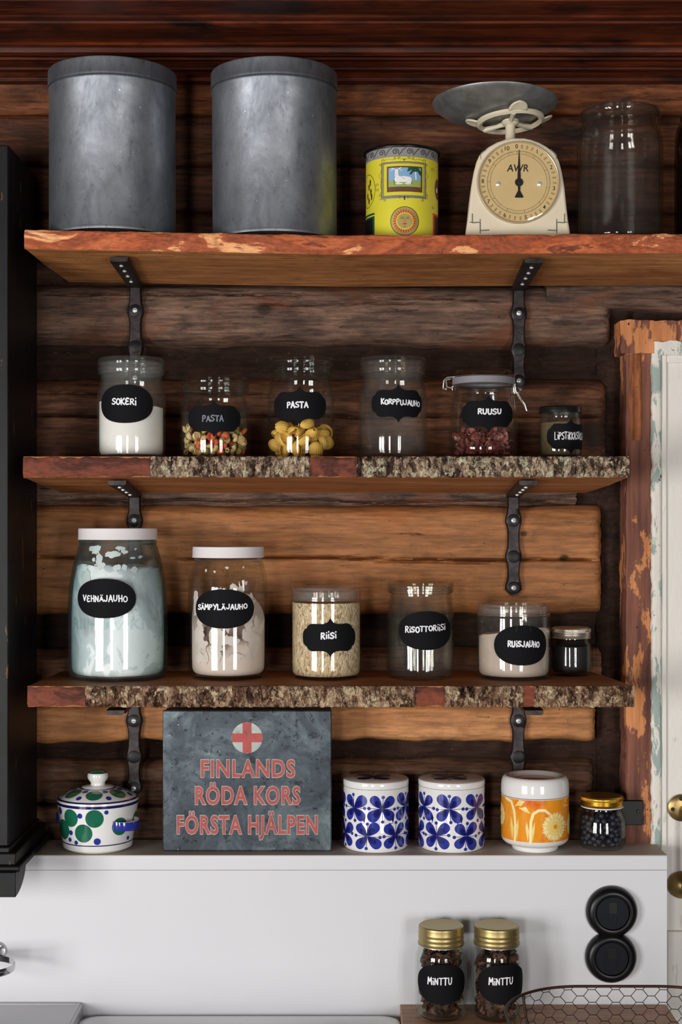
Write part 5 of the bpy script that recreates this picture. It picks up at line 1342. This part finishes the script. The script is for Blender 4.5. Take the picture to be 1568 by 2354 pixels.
for k, (ang, tilt) in enumerate(((-.62, 0), (PI - .62 + .06, 0))):
    mb = MB(); n = 22; rr = Rv(zf(1885)) ; zz = zf(1882)
    def HP(u, v):
        a = -1.0 + 2.0*u; prof = [(0, -.0065), (.0035, -.0075), (.0042, 0), (.0035, .0060), (0, .0065), (-.0035, .006), (-.0042, 0), (-.0035, -.0065)][int(round(v*8)) % 8]
        o_ = rr - .004 + .020*max(0, cos(a*1.45))**.55
        return ((o_ + prof[0])*cos(ang + a*.40), (o_ + prof[0])*sin(ang + a*.40), zz + prof[1] - .002*cos(a*1.5))
    idx = [[mb.vert(HP(i/n, j/8)) for j in range(8)] for i in range(n+1)]
    for i in range(n):
        for j in range(8):
            mb.face((idx[i][j], idx[i+1][j], idx[i+1][(j+1) % 8], idx[i][(j+1) % 8]), 1 if j in (3, 4, 5) else 0)
    mb.face(idx[0]); mb.face(idx[n][::-1])
    obj('side_handle', mb, [M_blue, M_porc], pot, smooth=50)
zl_ = ht + .0042; rl = 93*s; lp = [(0, zl_), (rl*.95, zl_), (rl, zl_ + .0012), (rl*.995, zl_ + .0040), (rl*.90, zl_ + .0085), (rl*.70, zl_ + .0155), (rl*.50, zl_ + .0195), (rl*.40, zl_ + .0205), (rl*.37, zl_ + .0225), (rl*.20, zl_ + .0245), (0, zl_ + .0250)]
mb = MB(); mb.lathe(lp, 80)
def LZ(r):
    for a, b in zip(lp[3:], lp[4:]):
        if b[0] <= r <= a[0]: return a[1] + (b[1]-a[1])*(a[0]-r)/(a[0]-b[0])
    return lp[-1][1] if r < lp[-1][0] + .001 else lp[3][1]
dl_ = Dec(mb, lambda u, v, h: (u, v, LZ(math.hypot(u, v)) + h + .0001), .0002)
for k in range(7):
    a = -PI/2 + .03 + k*2*PI/7; u, v = rl*.69*cos(a), rl*.69*sin(a)
    dl_.blob([(u + rl*.20*cos(2*PI*i/24)*-sin(a) + rl*.195*sin(2*PI*i/24)*cos(a), v + rl*.20*cos(2*PI*i/24)*cos(a) + rl*.195*sin(2*PI*i/24)*sin(a)) for i in range(24)], 2, 3, 4)
    for rr in (.56, .83):
        aa = a + PI/7; dl_.disc(rl*rr*cos(aa), rl*rr*sin(aa), rl*.068, 2, 1, 14)
for r0, r1 in ((.955, .993), (.405, .455)):
    mb.grid(lambda a, b: (rl*(r0 + (r1-r0)*b)*cos(2*PI*a), rl*(r0 + (r1-r0)*b)*sin(2*PI*a), LZ(rl*(r0 + (r1-r0)*b)) + .0006), 80, 2, 2)
ld = obj('lid', mb, [M_porc, M_blue, M_navy, M_green], pot, smooth=40)
zk = zl_ + .0245; mb = MB(); rk = 24*s
mb.lathe([(rk*.74, zk - .001), (rk*.68, zk + .002), (rk*.72, zk + .005), (rk*.90, zk + .0085), (rk*.99, zk + .012), (rk*1.0, zk + .0155), (rk*.93, zk + .0195)], 40, 0); n0 = len(mb.f)
mb.lathe([(rk*.93, zk + .0195), (rk*.6, zk + .0230), (0, zk + .0245)], 40, 1); obj('knob', mb, [M_porc, M_green], ld, smooth=50)

# first-aid tin
def aidtin():
    q_ = N('worn_blue_grey_tin'); q_.set(metal=.55, spec=.5)
    a = q_.noise(q_.co((1, 1, 1)), 12, 8, .7, .8); b = q_.noise(q_.co(), 46, 6, .74); c2 = q_.noise(q_.co((1, 1, 1), loc=(3, 3, 3)), 110, 3, .6)
    c = q_.ramp(a, [(.30, rgb(36,41,47)), (.48, rgb(58,66,73)), (.60, rgb(84,95,100)), (.75, rgb(122,136,138))])
    c = q_.mix(q_.ramp(b, [(.57, BW(0)), (.63, BW(.85))]), c, rgb(28,31,37))
    c = q_.mix(q_.ramp(c2, [(.66, BW(0)), (.69, BW(.9))]), c, rgb(18,19,22))
    c = q_.mix(q_.ramp(q_.noise(q_.co((1, 1, 1), loc=(7, 1, 2)), 170, 2, .5), [(.765, BW(0)), (.775, BW(1))]), c, rgb(206,214,216))
    q_.set(col=c, rough=q_.ramp(b, [(.3, BW(.34)), (.7, BW(.5))])); q_.bump(q_.math('ADD', a, q_.math('MULTIPLY', b, .3)), .22, .003); return q_.m
def worn_ink(name, c, loc):
    q_ = N(name); q_.set(rough=.5); a = q_.noise(q_.co((1, 1, 1), loc=(loc, 0, 0)), 60, 7, .75)
    q_.set(col=q_.ramp(a, [(.30, (c[0]*.35, c[1]*.45, c[2]*.5)), (.42, (c[0]*.8, c[1]*.8, c[2]*.8)), (.6, c[:3])])); return q_.m
yfb = -.094; sb = S(yfb); bx0, bx1, bz0, bz1 = X(376, yfb), X(760, yfb), ZL + .0004, Z(1635, yfb)
box = thing('first_aid_tin', 'dark grey metal first aid box with red lettering under the third shelf', 'first aid box', ((bx0+bx1)/2, yfb + .04, bz0))
bc = box.location; hw = (bx1-bx0)/2; hh = bz1 - bz0
mb = MB(); mb.box(-hw, hw, -.028, .040, 0, hh); M_aid = aidtin()
bd = obj('box_body', mb, M_aid, box, bevel=.002)
mb = MB(); mb.box(-hw - .0016, hw + .0016, -.040, -.0285, -.0002, hh + .0012); lidb = obj('front_lid', mb, M_aid, box, bevel=.0022)
W = lambda px: (px - 784)*sb - bc[0]; H = lambda py: Z(py, yfb) - bz0
mb = MB(); d = Dec(mb, flat(-.0400), .00025)
cxx, czz, cr = W(568), H(1696), 35.5*sb
d.disc(cxx, czz, cr, 1, 0, 48); w2 = 10.2*sb
e_ = cr*.98
d.rect(cxx - w2, cxx + w2, czz - e_, czz + e_, 2, 1, 4, 4); d.rect(cxx - e_, cxx - w2, czz - w2, czz + w2, 2, 1, 4, 4); d.rect(cxx + w2, cxx + e_, czz - w2, czz + w2, 2, 1, 4, 4)
def slab_text(txt, x0, x1, y0, y1):
    h = (H(y0) - H(y1)); size = h/.69; u, v = (W(x0) + W(x1))/2, (H(y0) + H(y1))/2
    cu = bpy.data.curves.new('m', 'FONT'); cu.body = txt; cu.size = size; cu.space_character = 1.12; o_ = bpy.data.objects.new('m', cu); COL.objects.link(o_)
    bpy.context.view_layer.update(); wd = o_.dimensions.x; bpy.data.objects.remove(o_)
    sx = (W(x1) - W(x0))/wd
    hasd = any(c in 'ÖÄ' for c in txt)
    dv = size*(.098 if hasd else 0)
    d.text(txt, u, v + dv, size, 1, 2, sx=sx, offset=size*.052, spacing=1.12); d.text(txt, u, v + dv, size, 2.4, 1, sx=sx, offset=size*.022, spacing=1.12)
slab_text('FINLANDS', 462, 676, 1750, 1788); slab_text('RÖDA KORS', 449, 688, 1817, 1856); slab_text('FÖRSTA HJÄLPEN', 408, 729, 1884, 1924)
obj('lettering', mb, [worn_ink('worn_white_disc', rgb(176,182,176), 1), worn_ink('worn_red_ink', rgb(176,66,62), 2), worn_ink('worn_cream_outline', rgb(176,172,162), 3)], lidb, smooth=0)

# floral canisters
def flower(d, u, v, r, k, seed, ax=(1, 1)):
    rg = random.Random(seed); n = 22
    for j in range(4):
        a = PI/4 + j*PI/2 + rg.uniform(-.12, .12); rr = r*rg.uniform(.92, 1.08); wd = rr*rg.uniform(.61, .70)
        def pet(L_, Wd, off=0):
            out = []
            for i in range(n):
                t = 2*PI*i/n; x = off + L_*(.5 - .5*cos(t)); y = Wd*.62*sin(t)*(.30 + .70*(.5 - .5*cos(t)))**.8
                out.append((u + (x*cos(a) - y*sin(a))*ax[0], v + (x*sin(a) + y*cos(a))*ax[1]))
            return out
        d.blob(pet(rr, wd*1.05, .001), k, 1, 4); d.blob(pet(rr*.62, wd*.52, .001), k + 1, 2, 3)
    for j in range(4):
        a = j*PI/2 + rg.uniform(-.10, .10); L_ = r*rg.uniform(.74, .86)
        e = (u + L_*cos(a)*ax[0], v + L_*sin(a)*ax[1]); d.stroke([(u, v), e], r*.03, k + 1, 2); d.disc(e[0], e[1], r*.105, k + 2, 1, 14)
def floral(label, px, rpx, yc, top_rows, u_top, u_bot, seed):
    s = S(yc); r = rpx*s; t = thing('floral_canister', label, 'canister', (X(px, yc), yc, ZL + .0004), 'blue-flowered white canisters on the ledge')
    sf = S(yc - r); zr = lambda py: Z(py, yc - r) - ZL; h1 = zr(1818)
    mb = MB(); mb.lathe([(0, .002), (r*.86, .002), (r*.88, 0), (r*.93, .0004), (r*.985, .004), (r, .010), (r, h1 - .001), (r*.985, h1), (r*.93, h1), (r*.93, .008), (0, .008)], 88)
    d = Dec(mb, cyl(r)); per = 2*PI*r/7
    for row, us in ((1861, u_top), (1924, u_bot)):
        for k in range(7): flower(d, us*sf + k*per, zr(row), .0258, 1, seed*50 + k + row, (1.0, .98))
    for k in range(7):      # loose leaf and bud between the flowers
        u, v = (u_top - 42)*sf + k*per, zr(1886); d.blob([(u - .0, v - .006), (u - .003, v), (u - .001, v + .009), (u + .002, v + .002)], 1, 2, 3); d.stroke([(u, v - .006), (u - .006, v - .0075)], .0008, 1, 2); d.disc(u - .006, v - .0075, .0022, 2, 1, 12)
    obj('canister_body', mb, [M_porc, M_blue, M_blue2], t, smooth=40)
    rl = r*1.008; h2 = CAMZ + (1200-top_rows)*S(yc - r) - ZL
    mb = MB(); mb.lathe([(0, h1 + .0006), (rl*.985, h1 + .0006), (rl, h1 + .0022), (rl, h2 - .003), (rl*.985, h2 - .0008), (rl*.95, h2), (0, h2 + .0006)], 88)
    d = Dec(mb, lambda u, v, h: (u, v, h2 + .0007 + h), .0002); flower(d, -.004, .004, r*.62, 1, seed)
    obj('lid', mb, [M_porc, M_blue2, M_blue2], t, smooth=40)
floral('white canister with blue flowers, next to the dark first aid box', 864, 75, -.058, 1801, 13, -22, 1)
floral('white canister with blue flowers, next to the orange bowl', 1038, 76, -.058, 1802, -10, -41, 2)

# orange lidded bowl
yc = -.070; s = S(yc); r = 77.5*s; bowl = thing('orange_sugar_bowl', 'orange bowl with pale daisies and a thick white rimmed lid', 'bowl', (X(1230, yc), yc, ZL + .0004))
sf = S(yc - r); zr = lambda py: Z(py, yc - r) - ZL
h1, h0 = zr(1840), zr(1941)
def orange():
    q_ = N('orange_glaze'); q_.set(rough=.12, coat=.4); a = q_.noise(q_.co(), 24, 4, .6, .5)
    q_.set(col=q_.ramp(a, [(.3, rgb(226,140,30)), (.55, rgb(232,148,34)), (.66, rgb(224,112,34)), (.75, rgb(214,84,36))])); return q_.m
mb = MB(); mb.lathe([(0, .003), (r*.60, .003), (r*.62, 0), (r*.67, .0), (r*.69, .004), (r*.70, .007), (r*.90, h0*.62), (r*.975, h0*.85), (r, h0 + .002)], 88, 0); mb.lathe([(r, h0 + .002), (r, h1 - .001)], 88, 1); mb.lathe([(r, h1 - .001), (r*.985, h1), (r*.94, h1), (r*.94, h0), (0, h0)], 88, 0)
d = Dec(mb, cyl(r)); uo = lambda px: arc((px - 1230)*s, r)
def daisy(px, py, R_, k=1):
    u, v = uo(px), zr(py); rg = random.Random(int(px)); R_ *= sf
    d.disc(u, v, R_*.80, k, 3, 36, rings=6)
    for j in range(44):
        a = 2*PI*j/44 + rg.uniform(-.04, .04); L_ = R_*rg.uniform(.86, 1.02)
        f = lambda rr, q_: (u + rr*cos(q_), v + rr*sin(q_)); d.blob([f(R_*.5, a - .06), f(R_*.8, a - .075), f(L_, a), f(R_*.8, a + .075), f(R_*.5, a + .06)], k + 1, 2 if j % 3 else 3, 2)
    d.disc(u, v, R_*.56, k + 2, 3, 30); d.ring(u, v, R_*.42, R_*.46, k + 3, 2); d.disc(u, v, R_*.14, k + 4, 1, 16); 
def stem(pts, w=6.5): d.stroke([(uo(x), zr(y)) for x, y in pts], w*sf, 1, 2)
def leaf(pts): d.blob([(uo(x), zr(y)) for x, y in pts], 1, 3, 3)
stem([(1210, 1940), (1210, 1915), (1211, 1890), (1216, 1872), (1228, 1864), (1242, 1864), (1252, 1872)]); daisy(1266, 1903, 36)
stem([(1177, 1940), (1178, 1900), (1176, 1870), (1170, 1848), (1160, 1843)]); daisy(1150, 1885, 30)
leaf([(1204, 1938), (1199, 1905), (1202, 1890), (1207, 1912)]); leaf([(1214, 1938), (1219, 1912), (1220, 1890), (1213, 1908)]); leaf([(1172, 1936), (1168, 1905), (1170, 1882), (1175, 1910)]); leaf([(1181, 1936), (1185, 1905), (1184, 1884), (1179, 1908)])
leaf([(1177, 1858), (1186, 1842), (1198, 1844), (1190, 1856)]); leaf([(1184, 1860), (1200, 1857), (1210, 1872), (1196, 1868)]); daisy(1306, 1905, 30)
obj('bowl_body', mb, [M_porc, orange(), P('pale_cream_glaze', 240,222,164), P('light_yellow_glaze', 234,202,110)], bowl, smooth=40)
rl = r*1.008; ht_ = zr(1797); mb = MB()
mb.lathe(smoothprof([(rl*.96, h1 + .0006), (rl*.995, h1 + .001), (rl*1.0, h1 + .010), (rl*.985, ht_ - .006), (rl*.90, ht_ + .0015), (rl*.76, ht_ + .001), (rl*.66, ht_ - .003), (rl*.62, ht_ - .005)], 2), 88, 0); mb.lathe([(rl*.62, ht_ - .005), (rl*.3, ht_ - .0052), (0, ht_ - .0052)], 60, 1); mb.lathe([(0, h1 + .0006), (rl*.96, h1 + .0006)], 60, 0)
obj('lid', mb, [M_porc, plain('orange_brown_glaze', rgb(196,104,40), rough=.2, coat=.3)], bowl, smooth=50)

# ================================================================== switch, basket, chrome ring
M_bake = plain('black_bakelite', rgb(11,11,12), rough=.34, spec=.3); M_bake2 = plain('black_matt_rocker', rgb(20,22,30), rough=.6, spec=.15)
ys = -.1202; s = S(ys); sw = thing('double_light_switch', 'round black double light switch on the white ledge front', 'light switch', (X(1404, ys), ys, Z(2146, ys)))
for cx_, cy_ in ((1405, 2094), (1403, 2198)):
    ox, oz = (cx_-1404)*s, (2146-cy_)*s; R = 59*s
    mb = MB(); yl(mb, [(R*.97, 0), (R, .002), (R*.985, .008), (R*.92, .0135), (R*.82, .0165), (R*.72, .0172), (R*.665, .0165), (R*.655, .0150), (R*.645, .0120), (0, .0120)], 72, ox, oz, 0); fr = obj('round_frame', mb, M_bake, sw, smooth=40)
    mb = MB(); yl(mb, [(R*.630, .0118), (R*.630, .0146), (R*.615, .0152), (0, .0156)], 64, ox, oz, 0); rk = obj('switch_plate', mb, M_bake2, sw, smooth=40)
    mb = MB(); w_ = 9*s; z1, z0 = 25*s, -24*s; o_ = [( .85*w_, z1), (w_, z1 - .002), (w_, 0), (w_, z0 + .003), (.7*w_, z0), (-.7*w_, z0), (-w_, z0 + .003), (-w_, 0), (-w_, z1 - .002), (-.85*w_, z1)]
    a = [mb.vert((ox + x, -.0163, oz + z)) for x, z in o_]; b = [mb.vert((ox + x, -.0148, oz + z)) for x, z in o_]
    top_i = [0, 1, 2, 7, 8, 9]; bot_i = [2, 3, 4, 5, 6, 7]
    mb.face([a[i] for i in top_i], 0); mb.face([a[i] for i in bot_i], 1)
    for i in range(10): mb.face((a[i], a[(i+1) % 10], b[(i+1) % 10], b[i]), 0)
    mb.face(b[::-1], 0)
    obj('rocker', mb, [M_bake, M_bake2], rk, smooth=25)

M_rust = plain('rusty_dark_wire', rgb(70,46,38), rough=.55, metal=.5, var=.45, vscale=90)
bk = thing('wire_basket', 'rusty chicken-wire basket with folded handle on the worktop', 'basket', (.396, -.485, ZC + .0004))
hx, hy, rr, zr_ = .173, .135, .118, .1012
def rim_pt(t, k=1.0, z=0.0):
    """rounded rectangle by arc length share t"""
    sx, sy = hx - rr, hy - rr; L_ = [2*sx, PI/2*rr, 2*sy, PI/2*rr]*2; tot = sum(L_); q_ = (t % 1.0)*tot
    cs = [(-sx, hy), None, None, None]
    seq = [((-sx, hy), (sx, hy)), ((sx, sy), 90), ((hx, sy), (hx, -sy)), ((sx, -sy), 0), ((sx, -hy), (-sx, -hy)), ((-sx, -sy), -90), ((-hx, -sy), (-hx, sy)), ((-sx, sy), 180)]
    for i, l_ in enumerate(L_):
        if q_ <= l_ or i == 7:
            f = q_/l_ if l_ > 0 else 0
            if i % 2 == 0: a, b = seq[i]; x, y = a[0] + (b[0]-a[0])*f, a[1] + (b[1]-a[1])*f
            else:
                c_, a0 = seq[i]; a = math.radians(a0 - 90*f); x, y = c_[0] + rr*cos(a), c_[1] + rr*sin(a)
            return (x*k, y*k, z)
        q_ -= l_
kz = lambda z: .90 + .10*z/zr_
mb = MB(); mb.tube([rim_pt(i/120, 1, zr_) for i in range(120)], .0021, 8, True); obj('rim', mb, M_rust, bk, smooth=60)
mb = MB(); mb.tube([rim_pt(i/100, .90, .002) for i in range(100)], .0019, 8, True); obj('base_ring', mb, M_rust, bk, smooth=60)
peri = 4*(hx+hy) - 8*rr + 2*PI*rr; nc = int(round(peri/.034)); cw_ = 1.0/nc; rh = .0172
mb = MB(); rows_ = 12; segs = set()
def node(c, r, off):      # flattened hexagon corner positions
    return (c, r, off)
def wp(t, z): return Vector(rim_pt(t, kz(z), z))
for j in range(-1, rows_ + 1):
    z = .002 + j*rh/2*1.0
    for c in range(nc):
        t0 = (c + (.5 if j % 2 else 0))*cw_
        a, b = t0 - cw_*.14, t0 + cw_*.14
        def seg(p, q_):
            (t1, z1), (t2, z2) = p, q_
            for zz in (z1, z2):
                pass
            if z1 > zr_ or z2 > zr_:
                if z1 > zr_ and z2 > zr_: return
                if z2 > zr_: f = (zr_ - z1)/(z2-z1); t2 = t1 + (t2-t1)*f; z2 = zr_
            if z1 < .002: return
            mb.tube([wp(t1, z1), wp((t1+t2)/2, (z1+z2)/2), wp(t2, z2)], .00055, 4)
        seg((a, z), (b, z)); seg((b, z), (t0 + cw_*.36, z + rh/2)); seg((a, z), (t0 - cw_*.36, z + rh/2))
n_ = 10     # netting across the bottom
for i in range(-n_, n_ + 1):
    x = i*.0155
    if abs(x) < hx*.86: mb.tube([(x + (.004 if k % 2 else -.004), y_*hy*.86*sqrt(max(.05, 1-(x/(hx*.9))**4)), .002) for k, y_ in enumerate([q/9 - 1 for q in range(19)])], .00055, 4)
obj('wire_netting', mb, M_rust, bk, smooth=60)
xw = lambda px, y, z: (px - 784)*S(y)
def back_t(x): return ((x - bk.location[0]) + hx - rr)/peri
mb = None
for px in (1303, 1543):
    mb = MB(); x = (px-784)*S(-.352) - bk.location[0]; t_ = back_t(x)
    mb.tube([Vector(rim_pt(t_, kz(z), z)) + Vector((0, -.001, 0)) for z in (zr_ + .004, zr_*.7, zr_*.4, .002)], .0024, 8); obj('upright', mb, M_rust, bk, smooth=60)
for t_ in (-.093, .36, .44, .56, .64, .79):
    mb = MB(); mb.tube([wp(t_, z) for z in (zr_, zr_*.66, zr_*.33, .002)], .0020, 8); obj('upright', mb, M_rust, bk, smooth=60)
hooks = []
for px in (1291, 1551):
    x = (px-784)*S(-.352) - bk.location[0]; mb = MB(); n = 22; y_ = hy - (.004 if px < 1400 else 0)
    y_ = rim_pt(back_t(x), 1, 0)[1]
    mb.tube([(x + .0062*cos(2*PI*k/n), y_ + .001*sin(2*PI*k/n), zr_ + .0072 + .0062*sin(2*PI*k/n)) for k in range(n)], .0013, 7, True); obj('hook_ring', mb, M_rust, bk, smooth=60); hooks.append((x, y_))
mb = MB(); (xa, ya), (xb, yb) = hooks
pa = [(xa, ya, zr_ + .0125), (xa - .004, ya - .004, zr_ + .010), (xa - .004, ya - .006, zr_ - .004), (xa - .006, ya - .012, zr_ - .04), (xa - .006, ya - .022, zr_ - .070), (xa + .010, ya - .028, zr_ - .085)]
pb_ = [(xb - .012, yb - .028, zr_ - .085), (xb - .010, yb - .022, zr_ - .060), (xb - .003, yb - .010, zr_ - .03), (xb + .001, yb - .006, zr_ - .004), (xb + .002, yb - .004, zr_ + .010), (xb, yb, zr_ + .0125)]
mb.tube(pa + [((xa*(1-f) + xb*f), (ya+yb)/2 - .030, zr_ - .088) for f in (.25, .5, .75)] + pb_, .0016, 8)
obj('handle', mb, M_ironblk, bk, smooth=60)

# chrome ring at the left edge
M_chrome = plain('bright_chrome', rgb(200,200,202), rough=.10, metal=1.0)
yq = -.205; s = S(yq); rg_ = thing('chrome_wall_ring', 'chrome band ring on an arm poking in at the left edge', 'ring holder', (X(-34, yq), yq, Z(2222, yq)))
R = 67*s; mb = MB(); mb.lathe([(R, -.0055), (R*1.012, -.004), (R*1.012, .004), (R, .0055), (R*.965, .0045), (R*.965, -.0045), (R, -.0055)], 80); obj('band', mb, M_chrome, rg_, smooth=40)
mb = MB(); mb.tube([(0, R*.97, 0), (0, R + .02, 0), (0, -.1206 - yq, 0)], .004, 10); yl(mb, [(0, .004), (.012, .003), (.014, 0), (0, 0)], 24, 0, 0, -.1204 - yq); obj('arm', mb, M_chrome, rg_, smooth=40)
